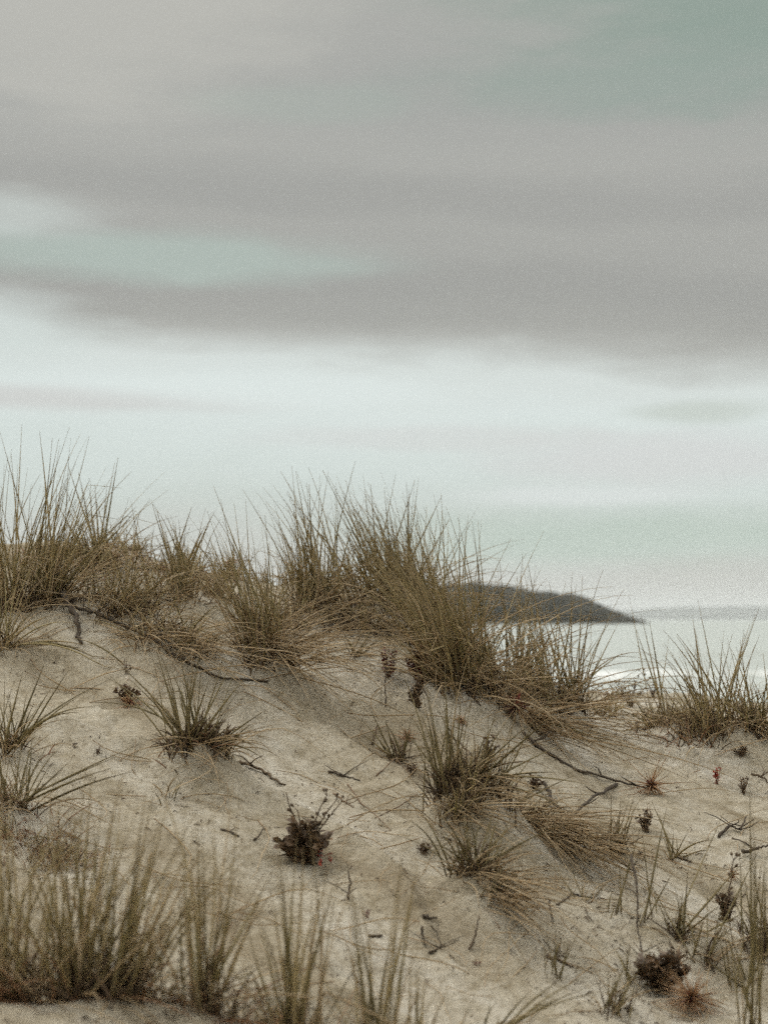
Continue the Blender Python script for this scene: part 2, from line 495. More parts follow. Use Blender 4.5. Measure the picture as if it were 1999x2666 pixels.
    if nt_ > 9:
        rt, a, cl = roots(nt_, 1.15)
        tilt = np.abs(rng.normal(.2, .55, nt_))
        ln = (.05 + .10 * np.clip(H, 0, .7)) * rng.uniform(.5, 1.5, nt_)
        blade_obj('dark_dead_leaves', [make_blades(rt, sph_dirs(nt_, tilt), ln, rng.uniform(.2, 1.4, nt_), np.zeros((nt_, 3)),
                                                    wd * rng.uniform(.6, 1.25, nt_), segs=5, base=base)], M['thatch'], root)
    nr = int(n * rust)
    if nr > 9:
        rt, a, cl = roots(nr, 1.9)
        ln = np.clip(H, .1, .5) * rng.uniform(.2, .6, nr)
        blade_obj('rusty_leaves', [make_blades(rt, sph_dirs(nr, rng.uniform(.3, 1.5, nr)), ln, rng.uniform(.6, 1.8, nr), np.zeros((nr, 3)),
                                               wd * rng.uniform(.45, .9, nr), segs=7, base=base, wob=.15)], M['rust'], root)
    return root


# ------------------------------------------------------------------ tuft table (photograph pixels of the foot)
T = []


def add(X, Y, h, r, n, lean, label, bump=.03, **kw):
    T.append((X, Y, h, r, n, lean, label, bump, kw))


# ridge, from the left
add(84, 1590, 400, 72, 290, .08, 'tall dense grass tuft on the high left end of the ridge', .05, spread=.24, dead=.5, wind=.10, thatch=.7, droop=.35,
    tips=[(58, 1105, .0), (104, 1122, .08), (183, 1110, .06), (210, 1130, .1), (245, 1270, .0), (0, 1120, .0), (30, 1180, 0), (240, 1330, .05), (150, 1250, 0), (280, 1290, .12)])
add(6, 1700, 260, 36, 60, -.06, 'drooping grass tuft cut by the left frame edge below the tall ridge tuft', .03, spread=.3, droop=.7, skirt=.9,
    tips=[(205, 1625, .25), (150, 1600, .2), (250, 1690, .2), (300, 1745, .25), (160, 1740, .2), (90, 1590, .1), (340, 1800, .3)])
add(262, 1500, 215, 34, 70, -.05, 'narrow grass tuft with a tall V of two blades above the ridge', .02, spread=.2, dead=.4, skirt=.2,
    tips=[(300, 1205, .02), (308, 1190, -.02), (178, 1212, -.05), (280, 1260, 0), (205, 1230, 0), (248, 1262, .0), (355, 1330, .0)])
add(300, 1600, 190, 100, 190, .05, 'wide low straw tuft spreading over the crest beside a branched stick', .05, spread=.42, droop=.8, dead=1.1, skirt=.7, thatch=.6,
    tips=[(365, 1330, 0), (398, 1385, .05), (330, 1350, 0), (430, 1420, .1)])
add(190, 1490, 110, 60, 60, 0, 'short dark tuft in the hollow behind the tall left tuft', .02, spread=.6, droop=.9, dead=.8, thatch=.9)
add(432, 1690, 170, 80, 130, .1, 'flattened tuft of pale arching blades spilling down from the crest', .04, comb=50, combL=.5, spread=.62, droop=1.3, dead=1.3, skirt=1.3, thatch=.7)
add(455, 1560, 235, 62, 120, -.05, 'loose feathery grass tuft standing just behind the crest', .02, spread=.26, droop=.5, dead=.7, skirt=.2,
    tips=[(395, 1305, 0), (410, 1330, 0), (500, 1320, .05), (560, 1330, .12), (535, 1370, .1)])
add(560, 1560, 170, 55, 80, -.1, 'thin grey-green tuft filling the gap in the left half of the ridge', .02, spread=.3, droop=.6, dead=.8, skirt=.2)
add(683, 1688, 330, 62, 170, -.13, 'upright grass tuft with left-bent tips and a dark foot trailing dry runners', .05, comb=60, combL=.6, spread=.16, droop=.45, dead=.9, skirt=1.1, thatch=1.1, wind=-.22,
    tips=[(556, 1265, .0), (575, 1300, 0), (610, 1310, 0), (690, 1340, 0), (540, 1330, 0), (702, 1410, 0), (640, 1300, 0)])
add(745, 1630, 150, 60, 90, .2, 'low straw tuft leaning right between two upright ridge tufts', .03, spread=.5, droop=.8, dead=1., skirt=.8)
add(822, 1612, 350, 44, 150, -.06, 'slim upright grass tuft left of the dark hollow on the ridge', .03, spread=.13, droop=.35, dead=.7, wind=-.20, thatch=.6, skirt=.4,
    tips=[(760, 1212, .0), (770, 1228, 0), (765, 1330, 0), (805, 1260, -.02), (786, 1370, 0)])
add(985, 1585, 330, 78, 230, -.26, 'large swept-back grass tuft leaning left over the dark hollow', .04, spread=.17, droop=.3, dead=.5, wind=-.22, thatch=.5, skirt=.35,
    tips=[(840, 1224, .02), (855, 1240, 0), (900, 1250, 0), (945, 1235, 0), (965, 1260, 0), (1030, 1235, 0), (1080, 1250, 0), (905, 1330, 0), (1000, 1270, 0)])
add(1075, 1600, 300, 62, 150, -.14, 'green upright grass tuft behind the thickest clump on the ridge', .02, spread=.16, droop=.3, dead=.5, wind=-.16, skirt=.2,
    tips=[(1150, 1290, .0), (1170, 1350, 0), (1140, 1330, 0), (1090, 1240, 0)])
add(930, 1640, 110, 85, 130, .2, 'flattened thatch of dark stems in the hollow on the crest', .03, spread=.8, droop=1.2, dead=1., skirt=1., thatch=1.6)
add(1205, 1765, 440, 84, 380, -.20, 'thickest and darkest clump of grass at the right shoulder of the ridge', .07, spread=.20, droop=.45, dead=.75, wind=-.12, thatch=1.1, skirt=.5,
    tips=[(1210, 1395, 0), (1260, 1480, .05), (1195, 1385, 0), (1330, 1400, .03), (1370, 1440, .02), (1290, 1480, 0)])
add(1120, 1690, 300, 60, 150, -.30, 'leaning fringe of grass on the left flank of the thickest clump', .03, spread=.2, droop=.4, dead=.9, wind=-.1, thatch=.7)
add(1335, 1800, 300, 50, 84, .05, 'brown-footed grass tuft right of the thickest clump against the water', .04, spread=.24, droop=.4, dead=.6, thatch=1., skirt=.3,
    tips=[(1300, 1460, 0), (1360, 1440, .0), (1345, 1500, 0), (1460, 1600, .05)])
add(1466, 1850, 330, 46, 92, .0, 'tall thin see-through grass tuft in front of the headland', .03, spread=.17, droop=.3, dead=.5, thatch=.9, skirt=.5,
    tips=[(1374, 1470, .0), (1428, 1515, 0), (1500, 1520, 0), (1515, 1500, .0), (1610, 1620, .03), (1620, 1700, .1), (1572, 1640, .05), (1410, 1540, 0)])
add(1400, 1830, 230, 56, 52, .02, 'bushy tuft with dark dead stems beside the starburst seed head', .03, spread=.3, droop=.5, dead=.8, thatch=1.2, skirt=.35)
add(1560, 1850, 110, 50, 40, .1, 'short sparse tuft on the sand crest below the headland tip', .01, spread=.5, droop=.8, dead=.6, skirt=.5, rust=.4)
add(1718, 1872, 150, 34, 18, -.05, 'few long bare blades rising in a V from the right crest', .01, spread=.25, droop=.4, dead=.5, skirt=1., thatch=.9,
    tips=[(1637, 1552, .02), (1668, 1600, .04), (1690, 1620, .0), (1740, 1660, 0), (1655, 1640, .05)])
add(1880, 1905, 250, 92, 170, -.06, 'broad grass tuft with red seed tips and hollowed dark base on the right dune', .08, spread=.22, droop=.5, dead=.6, thatch=1.3, skirt=.6, wind=-.08, rust=.4,
    tips=[(1800, 1600, .06), (1760, 1650, .1), (1815, 1560, .0), (1905, 1650, 0), (1935, 1640, 0), (1965, 1600, 0), (1950, 1625, 0), (1725, 1640, .12), (1870, 1700, 0), (1975, 1580, 0)])
add(1760, 1890, 120, 66, 80, -.2, 'arching left fringe of the broad right-hand tuft over bare sand', .03, spread=.7, droop=1.3, dead=1.2, skirt=.9, thatch=1.2)
add(1990, 1985, 220, 40, 70, -.1, 'straw tuft cut by the right frame edge under the broad tuft', .03, spread=.4, droop=.8, dead=1., skirt=.6,
    tips=[(1870, 1810, .05), (1890, 1850, .05), (1950, 1760, 0), (1985, 1700, 0)])
add(200, 1462, 70, 80, 60, 0, 'rust-coloured mat of dead grass behind the tall left tuft', .02, spread=.9, droop=1.3, dead=1.2, skirt=.6, rust=4.)
add(330, 1475, 70, 90, 60, 0, 'reddish mat of dead grass behind the narrow tuft with the tall V', .02, spread=.9, droop=1.3, dead=1.2, skirt=.6, rust=4.)
add(480, 1500, 60, 90, 50, 0, 'low brown mat of dead grass on the crest near the small orange burr', .02, spread=.9, droop=1.3, dead=1.2, skirt=.6, rust=3.)
# slope
add(1360, 1885, 138, 40, 50, .35, 'low combed tuft lying downhill from the starburst seed head', .02, comb=45, combL=.62, spread=.5, droop=1.4, dead=0.80, skirt=1.00, thatch=1.09,
    tips=[(1620, 1954, .10), (1600, 1930, .12), (1560, 1935, .1), (1540, 1900, .12)], thick=1.2, deadL=1.1, dens=.5, minlen=.55, grass='wiry')
add(500, 1965, 258, 34, 55, -.04, 'stiff upright tuft standing alone on the open slope', .05, comb=12, combL=.3, spread=.25, droop=.35, dead=0.25, skirt=0.45, thatch=1.50, rust=.8,
    tips=[(410, 1700, .0), (430, 1735, 0), (470, 1710, 0), (505, 1720, 0), (545, 1770, 0), (610, 1715, .0), (640, 1760, .03), (330, 1760, .05), (300, 1720, .08), (270, 1760, .12), (235, 1830, .2), (380, 1790, 0)], thick=1.2, deadL=1.1, dens=.5, minlen=.55, grass='wiry')
add(566, 1985, 103, 30, 40, .2, 'short bristly side tuft at the foot of the stiff upright tuft', .03, spread=.6, droop=.9, dead=0.35, skirt=0.60, thatch=2.18,
    tips=[(655, 1885, .1), (700, 1845, .05), (680, 1950, .25), (700, 1990, .3)], thick=1.2, deadL=1.1, dens=.5, minlen=.55, grass='wiry')
add(25, 1950, 206, 40, 45, .0, 'fan of grass blades by the left edge bending over pale sand', .03, spread=.35, droop=.7, dead=0.40, skirt=0.45, rust=.5,
    tips=[(285, 1770, .1), (230, 1800, .08), (180, 1745, .05), (135, 1790, .03), (120, 1720, 0), (60, 1750, 0), (250, 1840, .2), (205, 1855, .25)], thick=1.2, deadL=1.1, dens=.5, minlen=.55, grass='wiry')
add(42, 2110, 206, 46, 50, .06, 'spreading tuft by the left edge with long diagonal blades and rusty litter', .03, spread=.38, droop=.6, dead=0.40, skirt=0.35, rust=1.2,
    tips=[(370, 1935, .03), (330, 1960, .03), (290, 2000, .05), (340, 2010, .08), (120, 1960, 0), (85, 1930, 0), (180, 1985, .0), (160, 2010, .05)], thick=1.2, deadL=1.1, dens=.5, minlen=.55, grass='wiry')
add(1170, 2115, 333, 30, 55, .0, 'upright grass tuft on the dark mound in the middle of the slope', .06, spread=.16, droop=.25, dead=0.30, skirt=0.25, thatch=1.90,
    tips=[(1090, 1850, .0), (1110, 1860, 0), (1130, 1900, 0), (1190, 1800, 0), (1200, 1790, 0), (1175, 1900, 0), (1215, 1840, 0), (1040, 1890, .06), (1245, 1990, .05)], thick=1.2, deadL=1.1, dens=.5, minlen=.55, grass='wiry')
add(1262, 2130, 218, 48, 56, .22, 'radiating grass tuft sprawling right of the dark mound', .06, spread=.4, droop=.5, dead=0.40, skirt=0.40, thatch=2.04,
    tips=[(1330, 1900, .0), (1400, 1950, 0), (1450, 1850, .0), (1480, 1930, .03), (1300, 1920, 0), (1350, 1990, 0), (1440, 2010, .05), (1560, 2050, .1), (1520, 2140, .15)], thick=1.2, deadL=1.1, dens=.5, minlen=.55, grass='wiry')
add(1345, 2140, 103, 50, 50, .45, 'matted grass lying downhill in a long tail from the dark mound', .03, comb=110, combL=.42, spread=.6, droop=1.5, dead=0.70, skirt=1.00, thatch=1.90,
    tips=[(1640, 2320, .05), (1615, 2345, .05), (1580, 2290, .08), (1500, 2230, .08), (1625, 2300, .07)], thick=1.2, deadL=1.1, dens=.5, minlen=.55, grass='wiry')
add(1440, 2210, 80, 34, 22, .6, 'thin lower tail of matted grass beside crossed sticks', .02, comb=40, combL=.36, spread=.7, droop=1.5, dead=0.70, skirt=0.80, thatch=1.63, thick=1.15, dens=.55, grass='wiry')
add(1228, 2290, 195, 44, 90, .0, 'curly olive tuft halfway down the slope with bleached hanging blades', .05, comb=26, combL=.34, spread=.5, droop=1.2, dead=0.40, skirt=0.60, thatch=0.95,
    tips=[(1180, 2160, 0), (1205, 2150, 0), (1380, 2190, .06), (1480, 2140, .08), (1190, 2230, .2), (1290, 2090, 0)], thick=1.2, deadL=1.1, dens=.5, minlen=.55, grass='wiry')
add(1250, 2375, 103, 44, 36, .1, 'trailing lower fringe of bleached grass below the curly olive tuft', .03, comb=45, combL=.22, spread=.8, droop=1.4, dead=0.80, skirt=0.80, rust=.6, thick=1.15, dens=.55, grass='wiry')
add(1594, 2220, 138, 12, 16, .10, 'small brush-like tuft rising from a brown stub beside a long stick', .01, spread=.14, droop=.3, dead=0.20, skirt=0.05, thatch=2.72,
    tips=[(1590, 2070, 0), (1615, 2080, 0), (1650, 2110, .05)], thick=1.2, deadL=1.1, dens=.5, minlen=.55, grass='wiry')
add(1610, 2388, 69, 6, 4, 0, 'pair of long straight blades splitting from one point on bare sand', .0, spread=.2, dead=0.25, skirt=0.00, thatch=0.00,
    tips=[(1665, 2160, 0), (1640, 2230, 0), (1612, 2250, 0)], thick=1.2, deadL=1.1, dens=.5, minlen=.55, grass='wiry')
add(1686, 2408, 103, 8, 5, 0, 'sparse spray of four crossing blades in the lower right sand', .0, spread=.25, dead=0.25, skirt=0.15, thatch=0.82,
    tips=[(1670, 2160, 0), (1750, 2270, 0), (1705, 2290, 0), (1735, 2100, .04)], thick=1.2, deadL=1.1, dens=.5, minlen=.55, grass='wiry')
add(1758, 2440, 138, 14, 10, .1, 'open fan of long stiff blades in the lower right sand', .01, spread=.35, dead=0.35, skirt=0.40, thatch=1.36,
    tips=[(1885, 2110, 0), (1940, 2235, 0), (1755, 2310, 0), (1790, 2260, 0), (1950, 2370, .03), (1880, 2350, 0), (1785, 2330, 0)], thick=1.2, deadL=1.1, dens=.5, minlen=.55, grass='wiry')
add(1822, 2508, 172, 12, 10, .0, 'crossing pale blades rooted above the large dark leafy plant', .01, spread=.4, dead=0.40, skirt=0.50, thatch=0.82,
    tips=[(1840, 2300, 0), (1890, 2410, 0), (1680, 2280, .0), (1980, 2200, .0), (1835, 2380, 0)], thick=1.2, deadL=1.1, dens=.5, minlen=.55, grass='wiry')
add(1457, 2552, 149, 7, 8, .08, 'thin reddish wisps of grass standing alone on the lower slope', .0, spread=.2, dead=0.30, skirt=0.15, thatch=0.54, rust=1.2,
    tips=[(1460, 2410, 0), (1505, 2425, 0), (1480, 2455, 0), (1440, 2470, 0)], thick=1.2, deadL=1.1, dens=.5, minlen=.55, grass='wiry')
add(1598, 2634, 126, 18, 26, .04, 'short tuft of stiff pale blades near the bottom right', .01, spread=.3, dead=0.40, skirt=0.25, thatch=0.54,
    tips=[(1640, 2480, 0), (1660, 2500, 0), (1575, 2560, 0)], thick=1.2, deadL=1.1, dens=.5, minlen=.55, grass='wiry')
add(1290, 2690, 103, 30, 14, .5, 'out-of-focus tuft arching right across the bottom edge', .01, spread=.5, droop=.7, dead=0.50, skirt=0.15,
    tips=[(1480, 2540, .12), (1560, 2530, .14), (1600, 2580, .14), (1450, 2600, .12), (1530, 2570, .1), (1380, 2580, .1)], thick=1.2, deadL=1.1, dens=.5, minlen=.55, grass='wiry')
add(1965, 2690, 529, 12, 12, -.02, 'tall blurred blades standing in the near right corner', .01, spread=.12, dead=0.30, skirt=0.00, thatch=0.27,
    tips=[(1885, 2410, 0), (1900, 2420, 0), (1955, 2170, 0), (1950, 2030, 0), (1965, 2180, 0), (1990, 2300, 0), (1980, 2250, 0)], thick=1.2, deadL=1.1, dens=.5, minlen=.55, grass='wiry')
add(1978, 2480, 229, 22, 30, .0, 'dark-footed tuft at the right edge behind the near blurred blades', .02, spread=.3, dead=0.35, skirt=0.20, thatch=2.45,
    tips=[(1955, 2260, 0), (1990, 2230, 0), (1930, 2300, .05)], thick=1.2, deadL=1.1, dens=.5, minlen=.55, grass='wiry')
add(1040, 1978, 126, 10, 10, -.25, 'dry twiggy tuft with a dark upright pod on the open sand', .01, spread=.35, dead=0.60, skirt=0.45, thatch=1.36, rust=1.0,
    tips=[(958, 1832, .0), (940, 1870, .0), (1000, 1860, 0), (1070, 1900, .2), (935, 1905, .05)], thick=1.2, deadL=1.1, dens=.5, minlen=.55, grass='wiry')
add(440, 2095, 103, 9, 10, .0, 'small dead wisp of grass on the sand left of the dark flowering plant', .0, spread=.3, dead=0.60, skirt=0.30, thatch=1.77, thick=1.15, dens=.55, grass='wiry')
add(918, 1725, 92, 14, 10, .1, 'few thin wiry stalks on the sand below the slim ridge tuft', .0, spread=.45, dead=0.45, skirt=0.50, thatch=0.68,
    tips=[(890, 1640, 0), (985, 1600, .02), (950, 1630, 0), (900, 1650, 0)], thick=1.2, deadL=1.1, dens=.5, minlen=.55, grass='wiry')
add(1752, 2238, 120, 8, 6, .05, 'small spray with two blades arching right over the dark bark sliver', .0, spread=.2, dead=.4, skirt=.3, thatch=.5,
    tips=[(1695, 2085, 0), (1715, 2120, 0), (1752, 2160, 0), (1860, 2188, .22), (1850, 2215, .2), (1790, 2165, .05)], thick=1.2, grass='wiry')
add(1905, 2580, 150, 10, 6, -.05, 'two thick pale blades leaning apart under the dark straggly plant', .0, spread=.2, dead=.4, skirt=.2, thatch=.4,
    tips=[(1885, 2420, 0), (1870, 2430, 0), (1940, 2400, 0), (1985, 2490, .02), (1800, 2480, .05)], thick=1.3, grass='wiry')
add(1650, 2560, 120, 8, 6, .05, 'few thin blades crossing beside the forked dead stem', .0, spread=.2, dead=.4, skirt=.3, thatch=.4,
    tips=[(1700, 2440, 0), (1640, 2450, 0), (1690, 2480, 0), (1720, 2500, .05), (1600, 2470, 0)], thick=1.15, grass='wiry')
add(1520, 2350, 100, 8, 5, .05, 'wispy blades bending over bare sand near the small hooked twig', .0, spread=.3, dead=.6, skirt=.6, thatch=.3,
    tips=[(1440, 2260, .1), (1480, 2250, .08), (1590, 2420, .2), (1560, 2440, .2)], thick=1.0, grass='wiry')
add(1205, 2205, 170, 42, 80, .02, 'loose grass joining the dark mound tuft to the curly olive tuft below it', .03, spread=.3, droop=.7, dead=.9, skirt=.6, thatch=1.2, comb=30, combL=.3,
    tips=[(1160, 2070, 0), (1190, 2050, 0), (1240, 2040, 0), (1300, 2080, .03), (1145, 2130, .1)], thick=1.15)
# foreground, out of focus
add(205, 2548, 507, 62, 75, .02, 'large blurred foreground tuft with a dark foot at bottom left', .0, spread=0.30, droop=.35, dead=.45, skirt=.1, thatch=1.2, rust=.5,
    tips=[(130, 2080, 0), (190, 2050, 0), (240, 2010, 0), (270, 2060, 0), (320, 2010, 0), (225, 1990, 0), (180, 2130, 0), (60, 2170, 0), (150, 2200, 0)], yd=2.08, thick=2.0, dens=.72, minlen=.5, deadL=1.0)
add(305, 2556, 472, 42, 55, .22, 'blurred foreground grass leaning right beside the large bottom-left tuft', .0, spread=0.27, droop=.35, dead=.4, skirt=.1, thatch=1.,
    tips=[(440, 2080, 0), (420, 2120, 0), (470, 2200, 0), (530, 2210, 0), (400, 2050, 0), (380, 2060, 0), (510, 2170, .0)], yd=2.08, thick=2.0, dens=.72, minlen=.5, deadL=1.0)
add(60, 2600, 566, 60, 45, -.04, 'blurred foreground grass at the left edge mixed with rusty stems', .0, spread=0.33, droop=.4, dead=.6, skirt=.1, thatch=.8, rust=1.2,
    tips=[(10, 2180, 0), (40, 2120, 0), (95, 2180, 0), (0, 2240, 0)], yd=2.08, thick=2.0, dens=.72, minlen=.5, deadL=1.0)
add(530, 2690, 613, 28, 22, .05, 'narrow blurred spray of grass at the bottom edge with crossing blades', .0, spread=0.21, droop=.3, dead=.5, skirt=.1, thatch=.8, rust=.8,
    tips=[(512, 2080, 0), (500, 2280, 0), (525, 2110, 0), (630, 2280, .0), (690, 2300, 0), (710, 2270, 0), (600, 2330, 0)], yd=2.08, thick=2.0, dens=.72, minlen=.5, deadL=1.0)
add(770, 2690, 554, 36, 34, -.05, 'blurred foreground grass in the bottom centre with upright blades', .0, spread=0.24, droop=.3, dead=.5, skirt=.1, thatch=.5, rust=.5,
    tips=[(712, 2210, 0), (700, 2290, 0), (850, 2270, 0), (875, 2280, 0), (740, 2300, 0), (780, 2350, 0), (830, 2310, 0), (720, 2160, .0)], yd=2.08, thick=2.0, dens=.72, minlen=.5, deadL=1.0)
add(975, 2680, 495, 26, 24, .02, 'blurred foreground grass with two blades crossing in an X', .0, spread=0.24, droop=.3, dead=.5, skirt=.1, thatch=.5, rust=.4,
    tips=[(1047, 2210, 0), (1085, 2230, 0), (905, 2240, 0), (920, 2330, 0), (1050, 2250, .0), (1090, 2250, 0)], yd=2.08, thick=2.0, dens=.72, minlen=.5, deadL=1.0)
add(1085, 2700, 342, 12, 14, -.04, 'short blurred blades ending the foreground row on the right', .0, spread=0.24, droop=.3, dead=.6, skirt=.1, thatch=.3,
    tips=[(1070, 2470, 0), (1080, 2480, 0), (1105, 2560, 0)], yd=2.08, thick=2.0, dens=.72, minlen=.5, deadL=1.0)
add(400, 2640, 250, 60, 46, .1, 'tangled rusty undergrowth between the bottom-left foreground tufts', .0, spread=.5, droop=.9, dead=1.2, skirt=.4, thatch=.6, rust=2.2, yd=2.1, thick=1.0, dens=.4)
add(640, 2680, 240, 60, 46, .1, 'tangled straw undergrowth between the narrow spray and the centre tuft', .0, spread=.4, droop=.8, dead=1.1, skirt=.1, thatch=.4, rust=1.2, yd=2.1, thick=1.0, dens=.4)
add(870, 2700, 220, 60, 40, .1, 'tangled orange-brown undergrowth at the bottom centre edge', .0, spread=.5, droop=.9, dead=1.1, skirt=.1, thatch=.4, rust=2., yd=2.1, thick=1.0, dens=.4)
add(120, 2270, 120, 80, 46, .1, 'rusty tangle of dead grass beside the left edge above the foreground tuft', .0, spread=.8, droop=1.2, dead=1.4, skirt=.4, thatch=.5, rust=4.)
add(60, 2220, 100, 70, 36, .1, 'faded orange mat of dead grass at the left edge below the diagonal blades', .0, spread=.8, droop=1.2, dead=1.2, skirt=.4, thatch=.4, rust=5.)

for (X, Y, h, r, n, lean, label, bump, kw) in T:
    if bump > 0:
        x, y = at(X, Y, None, bump * 1.2) if 'yd' not in kw else near_at(X, Y, kw['yd'])
        br = max(r * PX * y * 1.2, .06)
        BUMPS.append((x, y, bump, br))
        if bump >= .03: BUMPS.append((x + br * .8, y - br * .9, bump * .45, br * 1.3))   # sand tail down the slope
for (X, Y, h, r, n, lean, label, bump, kw) in T:
    tuft(X, Y, h, r, n, lean, label, bump=bump * 1.2, **kw)

# ------------------------------------------------------------------ filler tufts behind the crest: copies of three kinds
protos = []
for i, (h, r, n, kw) in enumerate([(150, 40, 40, dict(spread=.3, dead=.7)), (115, 46, 44, dict(spread=.45, dead=.9, droop=.8)), (90, 50, 40, dict(spread=.6, droop=1.1, dead=1., rust=2.0))]):
    x, y = at(300, 1480)
    protos.append(tuft(0, 0, h, r, n, -.05, 'tmp', xy=(x, y), thatch=.5, group='short tufts along the back of the ridge', **kw))
LABELS = ['short straw-coloured grass tuft in the thicket along the back of the ridge', 'loose low grass tuft in the thicket along the back of the ridge',
          'rust-tinted low tuft in the thicket along the back of the ridge']
used = [False] * 3
fill = [(150, .25, 2), (220, .2, 2), (290, .15, 2), (350, .25, 2), (420, .2, 2), (480, .3, 0), (520, .15, 1), (600, .2, 0), (640, .3, 1), (720, .1, 1), (760, .25, 0), (800, .3, 2),
        (860, .2, 1), (900, .25, 0), (940, .15, 1), (1020, .2, 0), (1060, .3, 1), (1110, .15, 0), (1160, .2, 1), (1240, .1, 0), (1290, .15, 1), (1380, .1, 1), (330, .05, 1), (390, .0, 1),
        (500, .0, 1), (620, .02, 1), (880, .0, 1), (1050, .0, 0), (1260, .0, 1), (1420, .08, 2), (1640, .1, 2), (1810, .1, 2), (1850, .18, 2)]
for (X, dy, k) in fill:
    y = YR + dy - .12; x = (X - 999.5) * PX * y
    src = protos[k]
    if used[k]:
        o = src.copy(); C.objects.link(o)
        for ch in list(src.children):
            c = ch.copy(); c.parent = o; C.objects.link(c)
    else: o = src; used[k] = True
    o.location = (x, y, float(ground(x, y)) - .004)
    o.rotation_euler = (0, 0, random.uniform(-.5, .5)); s = random.uniform(.75, 1.15); o.scale = (s, s, s)
    o['label'] = LABELS[k]

# ------------------------------------------------------------------ tubes for sticks, stems
def tube(path, radii, sides=6):
    P = np.asarray(path, float); n = len(P)
    T_ = np.gradient(P, axis=0); T_ /= np.linalg.norm(T_, axis=1, keepdims=True)
    ref = np.array([.13, .21, 1.]); A = np.cross(T_, ref)
    bad = np.linalg.norm(A, axis=1) < .2
    A[bad] = np.cross(T_[bad], np.array([1., .1, 0]))
    A /= np.linalg.norm(A, axis=1, keepdims=True); B = np.cross(T_, A)
    a = np.arange(sides) / sides * 2 * np.pi
    V = P[:, None] + np.asarray(radii)[:, None, None] * (np.cos(a)[None, :, None] * A[:, None] + np.sin(a)[None, :, None] * B[:, None])
    i = np.arange(n - 1)[:, None] * sides; j = np.arange(sides)[None]
    F = np.stack([i + j, i + (j + 1) % sides, i + sides + (j + 1) % sides, i + sides + j], -1).reshape(-1, 4)
    V = V.reshape(-1, 3)
    c0, c1 = len(V), len(V) + 1
    V = np.vstack([V, P[0], P[-1]])
    jj = np.arange(sides)
    F2 = np.stack([np.full(sides, c0), (jj + 1) % sides, jj], 1)
    F3 = np.stack([np.full(sides, c1), (n - 1) * sides + jj, (n - 1) * sides + (jj + 1) % sides], 1)
    return V, F, np.vstack([F2, F3])


def join_tubes(tubes):
    Vs, Q, Tr = [], [], []; off = 0
    for V, F, G in tubes:
        Vs.append(V); Q.append(F + off); Tr.append(G + off); off += len(V)
    return np.concatenate(Vs), [np.concatenate(Q), np.concatenate(Tr)]


def stick(pts, r, label, lifts=None, mat='bark', name='stick', cat='stick', twigs=0, group=None, taper=.45):
    """pts: photograph pixels on the sand; lifts: height above the sand"""
    W = []
    for i, (X, Y) in enumerate(pts):
        x, y = at(X, Y, ground)
        W.append([x, y, float(ground(x, y)) + r * .5 + (lifts[i] if lifts else 0)])
    W = np.array(W)
    r = r * .82
    m = 6 * (len(W) - 1) + 1
    s = np.linspace(0, len(W) - 1, m)
    P = np.stack([np.interp(s, np.arange(len(W)), W[:, k]) for k in range(3)], 1)
    P += rng.normal(0, r * .35, P.shape); P[:, 2] = np.maximum(P[:, 2], ground(P[:, 0], P[:, 1]) + r * .2)
    rad = r * np.linspace(1, taper, m) * rng.uniform(.8, 1.25, m)
    tb = [tube(P, rad)]
    for q in range(twigs):
        i = random.randrange(2, m - 2)
        a = random.uniform(0, 6.28); l = random.uniform(.02, .07)
        d = np.array([math.cos(a), math.sin(a), .5]) * l
        tb.append(tube(np.array([P[i], P[i] + d * .5 + rng.normal(0, .004, 3), P[i] + d]), np.array([r * .45, r * .35, r * .2]), 5))
    V, F = join_tubes(tb)
    base = P[0].copy()
    o = mesh_obj(name, V - base, F, M[mat]); o.location = base
    tag(o, label, cat, group); return o


G_ST = 'dry sticks on the slope'
stick([(1362, 1918), (1400, 1950), (1500, 2005), (1600, 2040), (1690, 2058)], .0065, 'long dark runner stick leading down from the starburst to the orange seed head', [.01, .0, .0, .004, .0], 'bark_dark', twigs=4, group=G_ST)
stick([(1604, 2046), (1530, 2120), (1448, 2185)], .006, 'straight stick propped across the forked stick on the middle slope', [.0, .03, .01], 'bark_dark', twigs=2, group=G_ST)
stick([(1415, 2058), (1440, 2105), (1500, 2160), (1590, 2222), (1655, 2272)], .006, 'long bent stick running down under the propped straight stick', [.02, .01, .0, .0, .0], 'bark_dark', twigs=3, group=G_ST)
stick([(150, 1552), (170, 1590), (195, 1630), (212, 1680)], .014, 'thick branched stick jutting from the sand below the tall left tuft', [.03, .03, .02, .0], 'bark_dark', twigs=7, group=G_ST)
stick([(120, 1588), (150, 1560), (168, 1535)], .008, 'short stub of branch beside the thick branched stick on the left crest', [.0, .02, .05], 'bark_dark', twigs=4, group=G_ST)
stick([(180, 1598), (260, 1612), (360, 1650), (450, 1710), (560, 1765), (700, 1778)], .007, 'long exposed root running along the left crest down to bare sand', [.02, .01, .0, .01, .0, .0], 'bark_dark', twigs=5, group=G_ST)
stick([(620, 1985), (680, 2010), (740, 2045)], .006, 'half-buried root on the sand right of the stiff upright tuft', [.0, .004, .0], 'bark', twigs=3, group=G_ST)
stick([(1450, 2362), (1470, 2345), (1490, 2325), (1510, 2332), (1540, 2340)], .0032, 'small hooked twig on bare sand in the lower right', None, 'bark_dark', group=G_ST)
stick([(1428, 2372), (1432, 2395), (1440, 2410)], .003, 'tiny upright twig left of the small hooked twig', [.02, .012, 0], 'bark_dark', group=G_ST)
stick([(1322, 2338), (1340, 2355), (1358, 2362)], .0035, 'short curved twig right of the curly olive tuft', None, 'bark_dark', group=G_ST)
